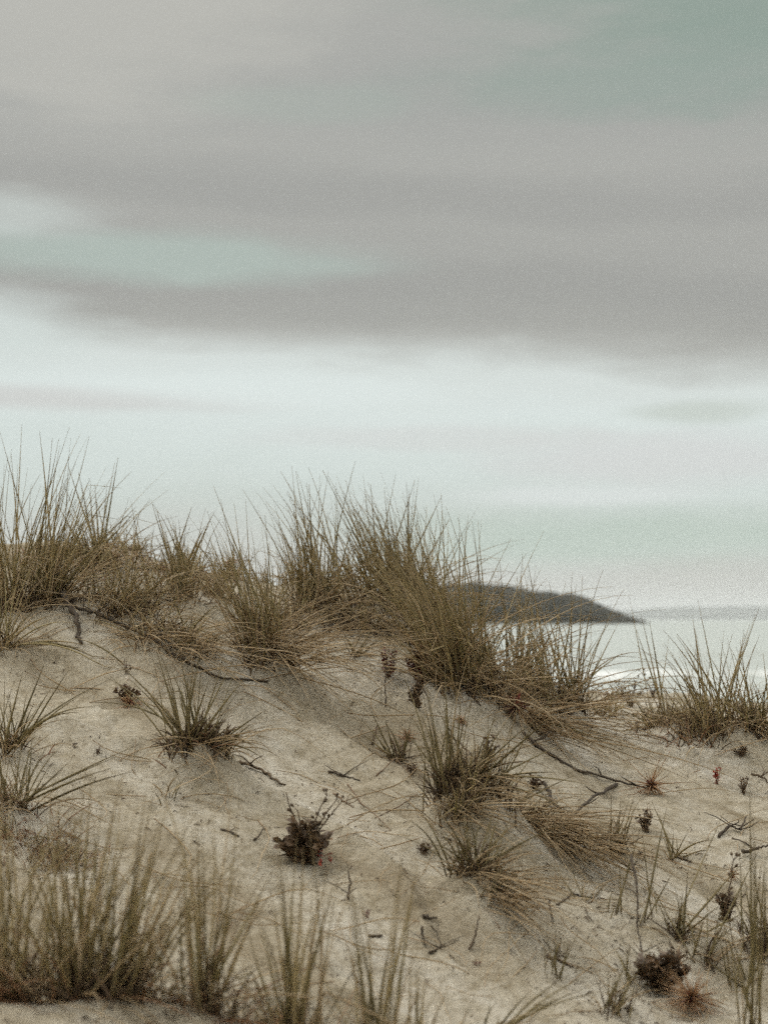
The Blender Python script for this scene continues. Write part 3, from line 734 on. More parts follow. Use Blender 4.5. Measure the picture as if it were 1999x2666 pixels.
stick([(1645, 2405), (1660, 2455), (1658, 2500), (1672, 2545), (1705, 2590)], .0032, 'thin forked dead stem standing by the large dark leafy plant', [.13, .10, .07, .03, 0], 'bark_dark', twigs=6, group=G_ST)
stick([(1868, 2180), (1900, 2162), (1925, 2168), (1940, 2150)], .0045, 'knobbly twig with curled end on the right-hand sand', [0, .01, .0, .02], 'bark_dark', twigs=5, group=G_ST)
stick([(1905, 2185), (1940, 2200), (1960, 2205)], .003, 'thin twig just under the knobbly twig', None, 'bark_dark', group=G_ST)
stick([(1930, 2232), (1965, 2229), (1999, 2226)], .006, 'dark stick end poking in at the right frame edge', [.01, .01, .02], 'bark_dark', group=G_ST)
stick([(1955, 2028), (1985, 2034), (2010, 2050)], .005, 'grey stick on the sand near the small dark plant at the right edge', [.01, .01, 0], 'bark', twigs=2, group=G_ST)
stick([(1762, 2231), (1785, 2240), (1800, 2248)], .0045, 'short dark bark sliver beside the open fan of blades', None, 'bark_dark', group=G_ST)
stick([(1102, 2392), (1115, 2396), (1138, 2394)], .0042, 'flat dark bark chip on pale sand left of the curly tuft', None, 'bark_dark', group=G_ST)
stick([(1098, 2445), (1101, 2455), (1105, 2465)], .0036, 'stubby twig standing upright beside the bottom centre sand slide', [.02, .01, 0], 'bark_dark', group=G_ST)
stick([(1118, 2478), (1140, 2482), (1155, 2484)], .0035, 'splintered twig on pale sand below the stubby upright twig', None, 'bark_dark', twigs=4, group=G_ST)
stick([(1220, 2475), (1238, 2455), (1248, 2440)], .0035, 'leaning reddish twig below the trailing bleached fringe', [0, .015, .04], 'bark', group=G_ST)
stick([(1425, 2494), (1445, 2500), (1470, 2512), (1490, 2520)], .0045, 'brown peeling stick lying by the thin reddish wisps', None, 'bark', twigs=2, group=G_ST)
stick([(905, 2345), (912, 2330), (908, 2318)], .0035, 'small bent twig between the out-of-focus blades', [.0, .02, .04], 'bark_dark', twigs=2, group=G_ST)
stick([(960, 2440), (980, 2442), (995, 2438)], .004, 'curved dark twig on sand behind the crossing foreground blades', None, 'bark_dark', group=G_ST)
stick([(978, 2020), (1030, 1998), (1072, 2030)], .0022, 'thin wiry stalk lying across the open sand', [0, .02, .0], 'stem', group=G_ST)
stick([(1085, 2078), (1040, 2106), (975, 2136)], .0022, 'fine straight stalk slanting below the small dark sprout', [.01, .006, .0], 'stem', group=G_ST)
stick([(868, 2068), (895, 2088), (920, 2106)], .003, 'short pair of dry stems on the open middle slope', None, 'stem', twigs=2, group=G_ST)
stick([(905, 2040), (940, 2095), (980, 2125), (1018, 2163)], .0022, 'long thin stalk trailing down the open middle slope', None, 'stem', group=G_ST)
stick([(855, 2010), (885, 2018), (935, 2032)], .004, 'dark root tip showing through the open sand', None, 'bark_dark', twigs=2, group=G_ST)
stick([(968, 1942), (976, 1930), (982, 1918)], .0045, 'stubby brown twig beside the dry twiggy tuft', [0, .015, .03], 'bark', group=G_ST)
stick([(1160, 1935), (1200, 1960), (1255, 2015)], .0035, 'reddish root slanting up to the upright mound tuft', [.02, .01, 0], 'bark', group=G_ST)
stick([(1005, 1850), (1002, 1820), (1010, 1795)], .003, 'dark narrow seed pod standing upright on the open sand', [.01, .04, .07], 'bark_dark', name='seed_pod', cat='seed pod')
stick([(575, 2160), (605, 2172), (622, 2182)], .0035, 'thin dark twig left of the large dark flowering plant', None, 'bark_dark', group=G_ST)
stick([(660, 2192), (675, 2184), (688, 2174)], .003, 'tiny dark twig close to the large dark flowering plant', [0, .005, .015], 'bark_dark', group=G_ST)


# ------------------------------------------------------------------ leafy plants
def leaves_mesh(P, D, ln, wd):
    """P (n,3) feet, D (n,3) directions: folded, toothed-looking little leaves"""
    n = len(P); D = D / np.linalg.norm(D, axis=1, keepdims=True)
    up = np.array([[0, 0, 1.]]) + rng.normal(0, .5, (n, 3))
    S = np.cross(D, up); S /= np.maximum(np.linalg.norm(S, axis=1, keepdims=True), 1e-6)
    U = np.cross(S, D)
    L_ = ln[:, None]; W_ = wd[:, None]
    pts = [P, P + D * L_ * .35 + S * W_ * .42 + U * W_ * .16, P + D * L_ * .42, P + D * L_ * .35 - S * W_ * .42 + U * W_ * .16,
           P + D * L_ * .72 + S * W_ * .5 + U * W_ * .14, P + D * L_ * .72 - U * W_ * .05, P + D * L_ * .72 - S * W_ * .5 + U * W_ * .14, P + D * L_ - U * W_ * .2]
    V = np.stack(pts, 1).reshape(-1, 3)
    k = np.arange(n)[:, None] * 8
    q = np.array([[0, 1, 2, 2], [0, 2, 3, 3]])
    tri = np.array([[0, 1, 2], [0, 2, 3], [4, 7, 5], [5, 7, 6]]); quad = np.array([[1, 4, 5, 2], [2, 5, 6, 3]])
    Ft = (k[:, None] + tri[None]).reshape(-1, 3) if False else np.concatenate([k + t[None] for t in tri])
    Fq = np.concatenate([k + t[None] for t in quad])
    r = np.repeat(rng.uniform(0, 1, n), 8)
    return V, [Fq, Ft], r


def plant(X, Y, wpx, label, mat='leaf_dark', stems=9, per=16, tall=1., stalks=(), red=(), flowers=0, name='leafy_plant', cat='plant', group='small leafy plants'):
    x0, y0 = at(X, Y, ground)
    k = PX * y0; W = wpx * k * .62
    base = np.array([x0, y0, float(ground(x0, y0))])
    root = empty(name, base); tag(root, label, cat, group)
    tubes, LP, LD = [], [], []
    for i in range(stems):
        a = 6.28 * i / stems + random.uniform(-.4, .4); q = random.uniform(.25, 1.)
        h = W * tall * random.uniform(.7, 1.25) * (1.15 - .5 * q)
        end = np.array([math.cos(a) * W * .8 * q, math.sin(a) * W * .6 * q, h])
        s = np.linspace(0, 1, 6)[:, None]
        P = s ** .6 * end * np.array([1, 1, 0]) + np.array([0, 0, 1]) * (s ** .8) * h + rng.normal(0, W * .02, (6, 3)); P[0, 2] = -.01
        tubes.append(tube(P, np.linspace(W * .045, W * .02, 6), 5))
        u = rng.uniform(.04, 1., per)
        for f in u:
            p = P[min(int(f * 5), 4)] * (1 - (f * 5 % 1)) + P[min(int(f * 5) + 1, 5)] * (f * 5 % 1)
            b = random.uniform(0, 6.28)
            LP.append(p); LD.append([math.cos(b), math.sin(b), random.uniform(.0, 1.3)])
    V, F = join_tubes(tubes); mesh_obj('stems', V, F, M['stem'], root)
    nL = len(LP)
    V, F, r = leaves_mesh(np.array(LP), np.array(LD), W * rng.uniform(.26, .5, nL), W * rng.uniform(.14, .24, nL))
    mesh_obj('leaves', V, F, M[mat], root, {'r': r}, False)
    for (dx, dy) in stalks:                                   # dry seed stalks: tip offset in photograph pixels
        e = np.array([dx * k, random.uniform(-.02, .02), dy * k])
        s = np.linspace(0, 1, 7)[:, None]
        P = s * e + np.array([[-.25, 0, .1]]) * np.sin(s * 3.14) * dx * k * .4; P += rng.normal(0, .0012, P.shape)
        tb = [tube(P, np.linspace(.0022, .0012, 7), 5)]
        for c in range(6):
            i = random.randrange(2, 7); a = random.uniform(0, 6.28)
            d = np.array([math.cos(a) * .012, math.sin(a) * .01, .012])
            tb.append(tube(np.array([P[i], P[i] + d * .7]), np.array([.001, .0008]), 4))
            tb.append(tube(np.array([P[i] + d * .7, P[i] + d * 1.0, P[i] + d * 1.25]), np.array([.0015, .0036, .0012]), 5))
        V, F = join_tubes(tb); mesh_obj('seed_stalk', V, F, M['bark'], root)
    for (dx, dy, sz) in red:                                  # one scarlet spray
        nn = 12; P = np.array([dx * k, -.02, dy * k]) + rng.normal(0, sz * k * .28, (nn, 3))
        V, F, r = leaves_mesh(P, rng.normal(0, 1, (nn, 3)) + np.array([.6, 0, .2]), sz * k * rng.uniform(.35, .6, nn), sz * k * rng.uniform(.22, .35, nn))
        o = mesh_obj('red_leaves', V, F, M['leaf_scarlet'], root, {'r': r}, False); o['label'] = 'scarlet spray of old leaves'
    if flowers:
        P = np.stack([rng.uniform(-.7, .7, flowers) * W, -W * rng.uniform(.4, .7, flowers), W * tall * rng.uniform(.5, 1.5, flowers)], 1)
        for p in P:
            q = p + rng.normal(0, W * .035, (7, 3))
            V, F, r = leaves_mesh(q, rng.normal(0, 1, q.shape), W * rng.uniform(.14, .24, 7), W * rng.uniform(.10, .16, 7))
            mesh_obj('pale_flower', V, F, M['petal'], root, {'r': r}, False)
    return root


plant(790, 2245, 140, 'large dark leafy plant with tall dry seed stalks and one scarlet spray', stems=18, per=26, tall=.85,
      stalks=[(-45, 180), (-12, 130), (85, 160), (60, 170), (100, 150), (35, 100)], red=[(50, 20, 34)])
plant(1722, 2580, 130, 'big dark leafy plant beside the bottom right orange seed head', stems=16, per=24, tall=.9, stalks=[(45, 90), (60, 80)])
plant(1104, 2222, 40, 'small round dark plant on open sand left of the curly tuft', stems=9, per=14)
plant(332, 1825, 64, 'dark leafy plant with pale dry flowers under long slanting blades', stems=10, per=20, flowers=4)
plant(330, 1755, 26, 'small olive sprig just above the pale-flowered dark plant', stems=4, per=12, tall=2.)
plant(1012, 1762, 52, 'slim maroon plant on the sand left of the thickest clump', 'leaf_red', stems=7, per=22, tall=2.2, flowers=1)
plant(1092, 1772, 74, 'larger maroon plant with pale flowers against the thickest clump', 'leaf_red', stems=10, per=26, tall=1.9, flowers=3, red=[(28, 40, 24)])
plant(1085, 1845, 56, 'near-black leafy plant below the larger maroon plant', stems=9, per=24, tall=1.9)
plant(1272, 1975, 46, 'dark sprouting plant between the mound tuft and the starburst', stems=8, per=18, tall=1.9)
plant(1074, 2022, 34, 'little dark sprout on sand left of the upright mound tuft', stems=6, per=14)
plant(1392, 2058, 46, 'squat dark plant at the top of the bent stick', stems=8, per=18)
plant(1866, 2042, 34, 'bright red leafy sprig alone on the right-hand sand', 'leaf_scarlet', stems=6, per=12, tall=1.8, flowers=0)
plant(1935, 2062, 32, 'dark upright sprig right of the bright red sprig', stems=7, per=16, tall=2.4)
plant(1682, 2165, 46, 'drooping dark plant below the orange seed head on the slope', stems=8, per=20, tall=2.0)
plant(1666, 2248, 20, 'tiny dark curled sprig between two long blades', stems=5, per=12, tall=1.8)
plant(1697, 2242, 16, 'tiny dark slanted sprig right of the curled one', stems=3, per=10, tall=2.2)
plant(1890, 2400, 64, 'dark straggly plant with a reddish dry head in the lower right', stems=9, per=22, tall=1.9, stalks=[(24, 150)])
plant(1926, 2425, 26, 'small black-leaved plant right of the dark straggly plant', stems=6, per=16, tall=1.6)
plant(1990, 2455, 44, 'dark bushy plant at the right frame edge low down', stems=8, per=18, tall=1.8)
plant(1490, 2205, 46, 'dark withered sprig in the tail of matted grass', stems=6, per=12, tall=.9)
plant(1658, 1898, 24, 'first small dark sprig under the broad right tuft fringe', stems=4, per=12, tall=1.2)
plant(1678, 1895, 22, 'dark stubby sprig against the hollow of the broad right tuft', stems=4, per=12, tall=2.2)
plant(1640, 1840, 34, 'low dark plant on the right crest line against the water', stems=6, per=16, tall=.9, stalks=[(-35, 60), (20, 70)])
plant(1700, 1815, 24, 'little upright plant on the right crest against the surf', stems=5, per=14, tall=1.6, stalks=[(-30, 60)])
plant(1772, 1916, 24, 'dark sprig poking out beneath the arching fringe', stems=4, per=12, tall=1.4)
plant(1930, 1968, 40, 'dark leaves at the lower edge of the broad right tuft', stems=6, per=16, tall=1.2)
plant(864, 1636, 18, 'tiny dark sprig on the sand under the slim ridge tuft', stems=4, per=10, tall=1.4)
plant(910, 1628, 18, 'tiny brown sprig at the edge of the dark hollow', stems=4, per=10, tall=1.2)
plant(1240, 2512, 22, 'small brown-orange leaf cluster on the pale sand slide', 'leaf_red', stems=4, per=10, tall=1.)
plant(955, 2390, 22, 'dark reddish bud seen between the blurred foreground blades', 'leaf_red', stems=4, per=12, tall=1.6)
plant(1515, 2640, 18, 'tiny dark sprig on bare sand at the bottom edge', stems=4, per=10, tall=1.)
plant(255, 1962, 26, 'blackish sprig on the sand right of the left-edge fan', stems=4, per=10, tall=.9)
plant(196, 1945, 22, 'dark crumb of leaves close to the left-edge fan', stems=4, per=10, tall=.9)


# ------------------------------------------------------------------ starburst seed heads of beach spinifex
def seed_head(X, Y, rpx, label, n=130, mat='seed', lift=.5, long=0):
    x0, y0 = at(X, Y, ground); k = PX * y0; R = rpx * k * .95
    base = np.array([x0, y0, float(ground(x0, y0))]); c = base + np.array([0, 0, R * lift])
    root = empty('starburst_burr', base); tag(root, label, 'seed head', 'spiky round seed heads')
    d = rng.normal(0, 1, (n, 3)); d /= np.linalg.norm(d, axis=1, keepdims=True)
    ln = R * rng.uniform(.3, 1.15, n)
    if long: ln[:long] *= rng.uniform(1.6, 2.6, long)
    blade_obj('bristles', [make_blades(c + d * R * .06, d, ln, rng.uniform(0, .25, n), np.zeros((n, 3)), y0 * .00062 * rng.uniform(.6, 1.2, n), segs=4, base=base)], M[mat], root)
    nn = 46; d = rng.normal(0, 1, (nn, 3)); d /= np.linalg.norm(d, axis=1, keepdims=True)
    V, F, r = leaves_mesh(c - base + d * R * .03, d, R * rng.uniform(.2, .36, nn), R * rng.uniform(.06, .1, nn))
    mesh_obj('seed_cluster', V, F, M['leaf_red'], root, {'r': r}, False)
    return root


seed_head(1345, 1885, 105, 'pale starburst seed head radiating long spikes at the clump edge', 110, 'palespike', .5, 40)
seed_head(1694, 2068, 52, 'orange seed head at the lower end of the long runner stick', 130, 'seed', .5, 22)
seed_head(1800, 2640, 92, 'large rust-orange seed head in the bottom right corner', 260, 'seed', .4, 10)
seed_head(600, 1500, 26, 'small orange seed head among the grass tips on the ridge', 80, 'seed', 1.6, 6)
seed_head(740, 2680, 60, 'blurred orange seed head at the bottom centre edge', 130, 'seed', .4, 6)
seed_head(10, 2590, 70, 'blurred orange seed head at the bottom left edge', 130, 'seed', .4, 6)
seed_head(1200, 1886, 22, 'small brown-orange seed head under the thickest clump', 70, 'seed', .5, 4)
seed_head(340, 1838, 34, 'flattened reddish seed head lying below the pale-flowered plant', 70, 'seed', .2, 14)
seed_head(1905, 2296, 24, 'pinkish dry seed head above the dark straggly plant', 60, 'seed', .8, 4)
seed_head(1060, 1928, 34, 'brown crumpled seed head beside the dry twiggy tuft', 60, 'seed', .3, 8)

# ------------------------------------------------------------------ thin dead stalks lying on the sand: copies of four
stalks = []
for i in range(4):
    L0 = .34; s = np.linspace(0, 1, 9)
    c = [.05, -.07, .12, -.02][i]
    P = np.stack([s * L0, c * np.sin(s * 3.0) + .01 * np.sin(s * 9 + i), .006 + .012 * np.sin(s * 3.14) * (i % 2)], 1)
    V, F, t, r = tube_arrays(P[None], np.array([.0034]), np.zeros(3))
    o = mesh_obj('dead_stalk', V, F, M['dead'], None, {'t': t, 'r': r})
    stalks.append(o)
used = [False] * 4
cnt = 0
while cnt < 240:
    X = random.uniform(60, 1990); Y = random.uniform(1720, 2660)
    if Y < 1640 + max(0, X - 700) * .28: continue
    x, y = at(X, Y, ground)
    if y < 1.7 or y > 5.0: continue
    k = random.randrange(4)
    o = stalks[k] if not used[k] else stalks[k].copy()
    if used[k]: C.objects.link(o)
    used[k] = True
    e = .03
    nrm = Vector((-(float(ground(x + e, y)) - float(ground(x - e, y))) / (2 * e), -(float(ground(x, y + e)) - float(ground(x, y - e))) / (2 * e), 1)).normalized()
    a = random.gauss(-.75, .8)
    t = Vector((math.cos(a), math.sin(a), 0)); t = (t - nrm * t.dot(nrm)).normalized(); bb = nrm.cross(t)
    mat = Matrix((t, bb, nrm)).transposed().to_4x4(); sc = random.uniform(.25, 1.35) * y / 4.2
    o.matrix_world = Matrix.Translation((x, y, float(ground(x, y)) + .002)) @ mat @ Matrix.Scale(sc, 4)
    tag(o, 'thin dead grass stalk lying loose on the pale sand slope', 'grass stalk', 'loose dead stalks on the sand')
    cnt += 1

# ------------------------------------------------------------------ crumbs of bark and leaf: litter
n = 4000
cx, cy = [], []
tx = [at(t[0], t[1]) if 'yd' not in t[8] else near_at(t[0], t[1], t[8]['yd']) for t in T]
while len(cx) < n:
    if random.random() < .72:
        q = random.choice(tx); g = abs(random.gauss(0, .22)) + .01; a = random.gauss(-.75, .9)
        x, y = q[0] + g * math.cos(a), q[1] + g * math.sin(a)
    else:
        y = random.uniform(1.5, 5.3); x = random.uniform(-.3, .3) * y
    if y < 1.4 or y > 5.6: continue
    if float(vnoise(x * 3, y * 3, 77)) + random.uniform(-.5, .7) < 0: continue
    cx.append(x); cy.append(y)
cx = np.array(cx); cy = np.array(cy)
a = rng.normal(-.6, 1., n); ln = .003 + .020 * rng.uniform(0, 1, n) ** 3
d = np.stack([np.cos(a), np.sin(a), np.zeros(n)], 1)
P0 = np.stack([cx, cy, ground(cx, cy) + .0015], 1)
P1 = P0 + d * ln[:, None]; P1[:, 2] = ground(P1[:, 0], P1[:, 1]) + rng.uniform(.001, .005, n)
Pm = (P0 + P1) / 2; Pm[:, 2] += rng.uniform(.0, .004, n)
V, F, t, r = tube_arrays(np.stack([P0, Pm, P1], 1), rng.uniform(.0010, .0034, n), np.zeros(3))
o = mesh_obj('sand_litter', V, F, M['thatch'], None, {'t': t, 'r': r}); tag(o, 'dark crumbs of bark and leaf strewn over the sand', 'litter', None, 'stuff')

# ------------------------------------------------------------------ terrain sheet
def axis(parts):
    out = []
    for a, b, s in parts:
        out.append(np.arange(a, b, s))
    return np.concatenate(out)


xs = np.concatenate([[-24000, -8000, -4000, -1500, -600, -250, -100, -50, -28, -16, -10, -7, -5, -4, -3.2, -2.7, -2.3], axis([(-2.0, -1.6, .05), (-1.6, 1.7, .0105), (1.7, 2.1, .05)]),
                     [2.1, 2.4, 2.8, 3.3, 4, 5, 7, 10, 16, 28, 50, 100, 250, 600, 1500, 4000, 8000, 24000]])
ys = np.concatenate([[-900, -300, -100, -40, -15, -6, -3, -1.5, -.5, .2, .7], axis([(1.0, 1.4, .05), (1.4, 3.0, .0085), (3.0, 5.6, .0125), (5.6, 8, .06)]),
                     [8, 8.5, 9, 10, 11, 12, 13, 14, 16, 20, 26, 34, 45, 60, 90, 150, 400, 1000, 3000, 8000, 24500]])
XX, YY = np.meshgrid(xs, ys)
ZZ = ground(XX.ravel(), YY.ravel())
V = np.stack([XX.ravel(), YY.ravel(), ZZ], 1)
nx, ny = len(xs), len(ys)
i = np.arange(ny - 1)[:, None] * nx + np.arange(nx - 1)[None]
F = np.stack([i, i + 1, i + nx + 1, i + nx], -1).reshape(-1, 4)
o = mesh_obj('dune_ground', V, F, M['sand']); tag(o, None, None, None, 'structure')

# ------------------------------------------------------------------ sea
xs = np.concatenate([[-24000, -6000, -2000, -700, -300, -140, -70], np.arange(-40, 110, .8), [112, 130, 180, 300, 700, 2000, 6000, 24000]])
ys = np.concatenate([[24, 34, 44], np.arange(50, 190, .55), [195, 215, 250, 320, 450, 700, 1200, 2200, 5000, 9000, 25000]])
XX, YY = np.meshgrid(xs, ys); X = XX.ravel(); Y = YY.ravel()
Z = np.full(X.shape, SEA); foam = np.zeros(X.shape)
for (yc, amp, wid, sl, sd, fa, cx0, cw) in [(128, .75, 3.2, .06, 51, .55, 34, 44), (104, .5, 2.6, -.05, 53, .5, 22, 40), (88, .42, 2.2, .04, 55, .55, 30, 60), (112, .55, 2.6, .08, 57, .5, 62, 26), (158, .6, 4, .02, 59, .36, 30, 70), (76, .3, 2, .0, 61, .6, 40, 60)]:
    line = yc + sl * X + 3.5 * vnoise(X * .05, X * 0, sd) + 1.2 * vnoise(X * .21, X * 0, sd + 1)
    q = Y - line
    a = np.exp(-((X - cx0) / cw) ** 2) * (.6 + .4 * vnoise(X * .08, X * 0 + 3, sd))
    Z += amp * a * np.exp(-(q / wid) ** 2 * np.where(q < 0, 2.2, .5))
    back = np.exp(-np.clip(q, 0, None) / 11.) * (q > -1.5) + np.exp(-np.clip(-q - 1.5, 0, None) / 2.) * (q <= -1.5)
    foam = np.maximum(foam, fa * a * back)
Z += .07 * fbm(X * .25, Y * .4, 71, 3) * ((Y > 48) & (Y < 192))
o = mesh_obj('sea', np.stack([X, Y, Z], 1), (lambda nx, ny: np.stack([(q := np.arange(ny - 1)[:, None] * nx + np.arange(nx - 1)[None]), q + 1, q + nx + 1, q + nx], -1).reshape(-1, 4))(len(xs), len(ys)),
             M['sea'], None, {'foam': np.clip(foam, 0, 1)})
tag(o, None, None, None, 'structure')


# ------------------------------------------------------------------ headland and far coast
def hill(name, prof, y0, depth, mat, step, rough, seed, shore=SEA):
    """prof: (x, height) along the skyline at distance y0"""
    px = np.array([p[0] for p in prof]); pz = np.array([p[1] for p in prof])
    xs = np.arange(px[0], px[-1] + step, step); ys = np.linspace(-depth, depth, 41)
    XX, YY = np.meshgrid(xs, ys); X = XX.ravel(); Y = YY.ravel()
    h = np.interp(X, px, pz)
    q = np.clip(1 - (Y / depth) ** 2, 0, 1) ** .6
    bump = rough * fbm(X / (rough * 7), Y / (rough * 7), seed, 4)
    Z = shore - 2 + (h + 2) * q + bump * np.clip(h / (rough * 5), 0, 1) * np.clip(q * 1.6, 0, 1)
    nx, ny = len(xs), len(ys)
    i = np.arange(ny - 1)[:, None] * nx + np.arange(nx - 1)[None]
    F = np.stack([i, i + 1, i + nx + 1, i + nx], -1).reshape(-1, 4)
    o = mesh_obj(name, np.stack([X, Y + y0, Z], 1), F, M[mat]); tag(o, None, None, None, 'structure'); return o


D = 1400.


def pr(X, Y, D): return ((X - 999.5) * PX * D, max(-(Y - 1613) * PX * D * 1.0 - SEA, 0.))


hill('headland', [(-850, 0), (-560, 9), pr(700, 1590, D), pr(1000, 1565, D), pr(1150, 1526, D), pr(1230, 1516, D), pr(1290, 1524, D), pr(1340, 1530, D), pr(1400, 1540, D), pr(1470, 1546, D), pr(1505, 1553, D),
                  pr(1560, 1575, D), pr(1600, 1592, D), pr(1640, 1606, D), pr(1668, 1618, D), (258, 0)], D, 55, 'headland', 1.5, 1.9, 81)
D2 = 19500.
hill('far_hills', [(2400, 0), pr(1480, 1602, D2), pr(1650, 1590, D2), pr(1720, 1584, D2), pr(1780, 1580, D2), pr(1850, 1582, D2), pr(1930, 1579, D2), pr(2000, 1583, D2), pr(2300, 1590, D2), pr(2900, 1600, D2), (13500, 0)],
     D2, 1700, 'farhill', 80, 12, 91)

# ------------------------------------------------------------------ haze
m, nt = new_mat('haze_air')
v = N(nt, 'ShaderNodeVolumePrincipled'); v.inputs['Color'].default_value = (.90, .93, .95, 1); v.inputs['Density'].default_value = .000046; v.inputs['Anisotropy'].default_value = .0
o = N(nt, 'ShaderNodeOutputMaterial'); nt.links.new(v.outputs[0], o.inputs['Volume'])
x0, x1, y0, y1, z0, z1 = -24500, 24500, -1000, 25500, -8.5, 270
V = [(x, y, z) for z in (z0, z1) for y in (y0, y1) for x in (x0, x1)]
F = np.array([[0, 2, 3, 1], [4, 5, 7, 6], [0, 1, 5, 4], [2, 6, 7, 3], [0, 4, 6, 2], [1, 3, 7, 5]])
HAZE = mesh_obj('haze', np.array(V, float), F, m, None, None, False); tag(HAZE, 'thin sea haze', 'haze', None, 'stuff')

# ------------------------------------------------------------------ sky: overcast cloud over a Nishita sky
SUN_EL, SUN_AZ = math.radians(48), math.radians(-62)        # azimuth from +Y towards +X
world = bpy.data.worlds.new('World'); scene.world = world; world.use_nodes = True
nt = world.node_tree; nt.nodes.clear(); L = nt.links
tc = N(nt, 'ShaderNodeTexCoord')
sep = N(nt, 'ShaderNodeSeparateXYZ'); L.new(tc.outputs['Generated'], sep.inputs[0])


def mth(op, a, b=None, c=None, clamp=False):
    n = nt.nodes.new('ShaderNodeMath'); n.operation = op; n.use_clamp = clamp
    for i, v in enumerate((a, b, c)):
        if v is None: continue
        if hasattr(v, 'is_linked'): L.new(v, n.inputs[i])
        else: n.inputs[i].default_value = v
    return n.outputs[0]


DEG = 57.29578
el = mth('MULTIPLY', mth('ARCSINE', sep.outputs[2]), DEG)                    # elevation, degrees
az = mth('MULTIPLY', mth('ARCTAN2', sep.outputs[0], sep.outputs[1]), DEG)    # azimuth, degrees
comb = N(nt, 'ShaderNodeCombineXYZ'); L.new(mth('MULTIPLY', az, .045), comb.inputs[0]); L.new(mth('MULTIPLY', el, .20), comb.inputs[1])


def noise(scale, detail, off, rough=.5, dist=0.):
    mp = N(nt, 'ShaderNodeMapping'); mp.inputs['Location'].default_value = (off, off * .7, off * .3); L.new(comb.outputs[0], mp.inputs[0])
    n = N(nt, 'ShaderNodeTexNoise'); n.inputs['Scale'].default_value = scale; n.inputs['Detail'].default_value = detail; n.inputs['Roughness'].default_value = rough; n.inputs['Distortion'].default_value = dist
    L.new(mp.outputs[0], n.inputs[0])
    return mth('SUBTRACT', n.outputs[0], .5)


nA = noise(1.0, 4, 3.1); nB = noise(2.6, 5, 8.7, .55); nC = noise(5.5, 6, 15.2, .6, .4)
# cloud banks lie as tilted layers: shift the elevation by azimuth and noise
e2 = mth('ADD', el, mth('MULTIPLY', az, .052))
e2 = mth('ADD', e2, mth('MULTIPLY', nA, 3.2))
e2 = mth('ADD', e2, mth('MULTIPLY', nB, 1.7))
e2 = mth('ADD', e2, mth('MULTIPLY', nC, .8))
g = lambda *c: srgb(*c)
stops = [(-90, g(170, 171, 164)), (-.5, g(197, 198, 191)), (1.2, g(199, 200, 193)), (3.0, g(199, 203, 197)), (4.6, g(203, 212, 206)), (6.5, g(214, 224, 220)), (8.6, g(222, 231, 228)), (10.0, g(217, 224, 220)),
         (10.8, g(181, 182, 176)), (12.0, g(166, 166, 160)), (13.8, g(160, 160, 155)), (15.2, g(172, 172, 166)), (16.5, g(162, 162, 157)), (18.5, g(174, 174, 168)), (20.5, g(168, 169, 164)),
         (24, g(175, 175, 169)), (32, (.70, .70, .67)), (48, (1.6, 1.59, 1.54)), (90, (1.78, 1.77, 1.72))]
f = mth('MULTIPLY_ADD', e2, 1 / 180., .5)
cr = ramp(nt, [((p + 90) / 180., c) for p, c in stops]); L.new(f, cr.inputs[0])
col = cr.outputs[0]


def patch(col, azc, elc, ra, re, color, fac, wob=.55):
    """a gap or a bright bank in the cloud, soft-edged and torn by noise"""
    dx = mth('DIVIDE', mth('SUBTRACT', az, azc), ra); dy = mth('DIVIDE', mth('SUBTRACT', el, elc), re)
    r = mth('SQRT', mth('ADD', mth('MULTIPLY', dx, dx), mth('MULTIPLY', dy, dy)))
    r = mth('ADD', r, mth('ADD', mth('MULTIPLY', nB, wob * 2.4), mth('MULTIPLY', nC, wob * 1.1)))
    mr = N(nt, 'ShaderNodeMapRange', interpolation_type='SMOOTHSTEP'); mr.inputs[1].default_value = 1.38; mr.inputs[2].default_value = .4; mr.inputs[4].default_value = fac
    L.new(r, mr.inputs[0])
    mx = N(nt, 'ShaderNodeMix', data_type='RGBA'); L.new(mr.outputs[0], mx.inputs[0]); L.new(col, mx.inputs[6]); mx.inputs[7].default_value = (*color, 1)
    return mx.outputs[2]


col = patch(col, -12, 24, 9, 5, g(190, 189, 181), .8)
col = patch(col, 15.5, 26, 12, 6.0, g(143, 160, 149), .9)
col = patch(col, 9, 20.8, 8, 1.3, g(150, 165, 155), .6)
col = patch(col, -3, 20.3, 5, .8, g(168, 177, 168), .5)
col = patch(col, -10, 14.3, 11, 1.0, g(180, 196, 187), .68, .5)
col = patch(col, -16, 15.6, 4.5, .9, g(203, 211, 206), .65)
col = patch(col, -16, 11.2, 5, 1.6, g(213, 222, 218), .9)
col = patch(col, -13, 8.7, 8, .5, g(206, 205, 202), .7)
col = patch(col, 11, 6.2, 6, 1.2, g(214, 211, 211), .5)
col = patch(col, 2, 7.3, 7, .5, g(212, 211, 209), .4)
col = patch(col, -4, 9.2, 9, .7, g(226, 235, 232), .8)
col = patch(col, 8, 4.9, 5, .5, g(222, 228, 226), .8)
col = patch(col, 12.5, 8.2, 3, .5, g(196, 204, 195), .7)
col = patch(col, 8, 3.2, 11, 1.3, g(186, 201, 190), .9)
col = patch(col, 15, 1.4, 10, 1.2, g(190, 189, 182), .6)
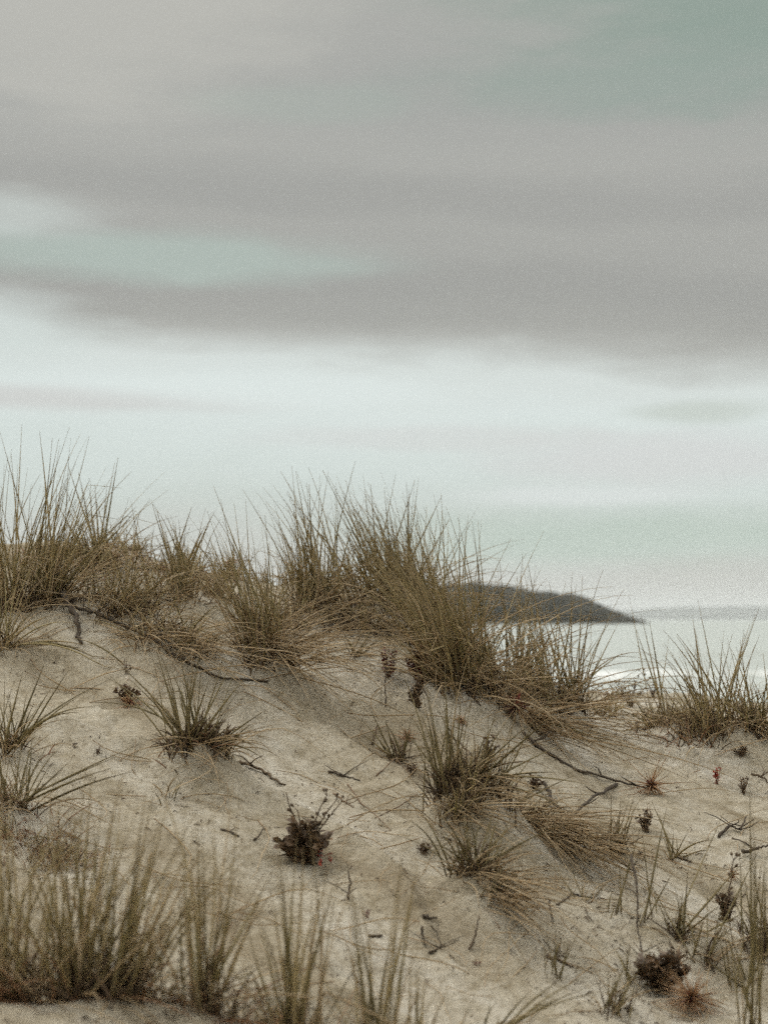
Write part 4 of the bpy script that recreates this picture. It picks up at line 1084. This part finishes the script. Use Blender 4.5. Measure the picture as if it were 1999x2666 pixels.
bg = N(nt, 'ShaderNodeBackground'); L.new(col, bg.inputs[0]); bg.inputs[1].default_value = 1.0
sky = N(nt, 'ShaderNodeTexSky'); sky.sky_type = 'NISHITA'; sky.sun_disc = False; sky.sun_elevation = SUN_EL; sky.sun_rotation = SUN_AZ
sky.air_density = 1.2; sky.dust_density = 2.5
bs = N(nt, 'ShaderNodeBackground'); L.new(sky.outputs[0], bs.inputs[0]); bs.inputs[1].default_value = .06
ms = N(nt, 'ShaderNodeMixShader'); ms.inputs[0].default_value = .93; L.new(bs.outputs[0], ms.inputs[1]); L.new(bg.outputs[0], ms.inputs[2])
o = N(nt, 'ShaderNodeOutputWorld'); L.new(ms.outputs[0], o.inputs[0])

sd = bpy.data.lights.new('sun', 'SUN'); sd.energy = 1.5; sd.angle = math.radians(16); sd.color = (1, .95, .87)
so = bpy.data.objects.new('sun', sd); C.objects.link(so)
dirv = Vector((math.sin(SUN_AZ) * math.cos(SUN_EL), math.cos(SUN_AZ) * math.cos(SUN_EL), math.sin(SUN_EL)))
so.rotation_euler = dirv.to_track_quat('Z', 'Y').to_euler(); so.location = dirv * 30

# ------------------------------------------------------------------ camera
cd = bpy.data.cameras.new('camera'); co = bpy.data.objects.new('camera', cd); C.objects.link(co)
cd.sensor_fit = 'VERTICAL'; cd.sensor_height = 36; cd.sensor_width = 27; cd.lens = 50
cd.clip_start = .05; cd.clip_end = 60000
co.location = (0, 0, 0); co.rotation_euler = (math.pi / 2 + PITCH, 0, 0)
cd.dof.use_dof = True; cd.dof.focus_distance = 3.6; cd.dof.aperture_fstop = 3.4
scene.camera = co

vs = scene.view_settings
vs.view_transform = 'Standard'; vs.look = 'None'; vs.exposure = 0; vs.gamma = 1; vs.use_curve_mapping = False
scene.cycles.use_denoising = False
scene.cycles.use_adaptive_sampling = True; scene.cycles.adaptive_threshold = .08; scene.cycles.adaptive_min_samples = 20
scene.cycles.max_bounces = 6; scene.cycles.volume_bounces = 1; scene.cycles.transparent_max_bounces = 8
scene.cycles.caustics_reflective = False; scene.cycles.caustics_refractive = False
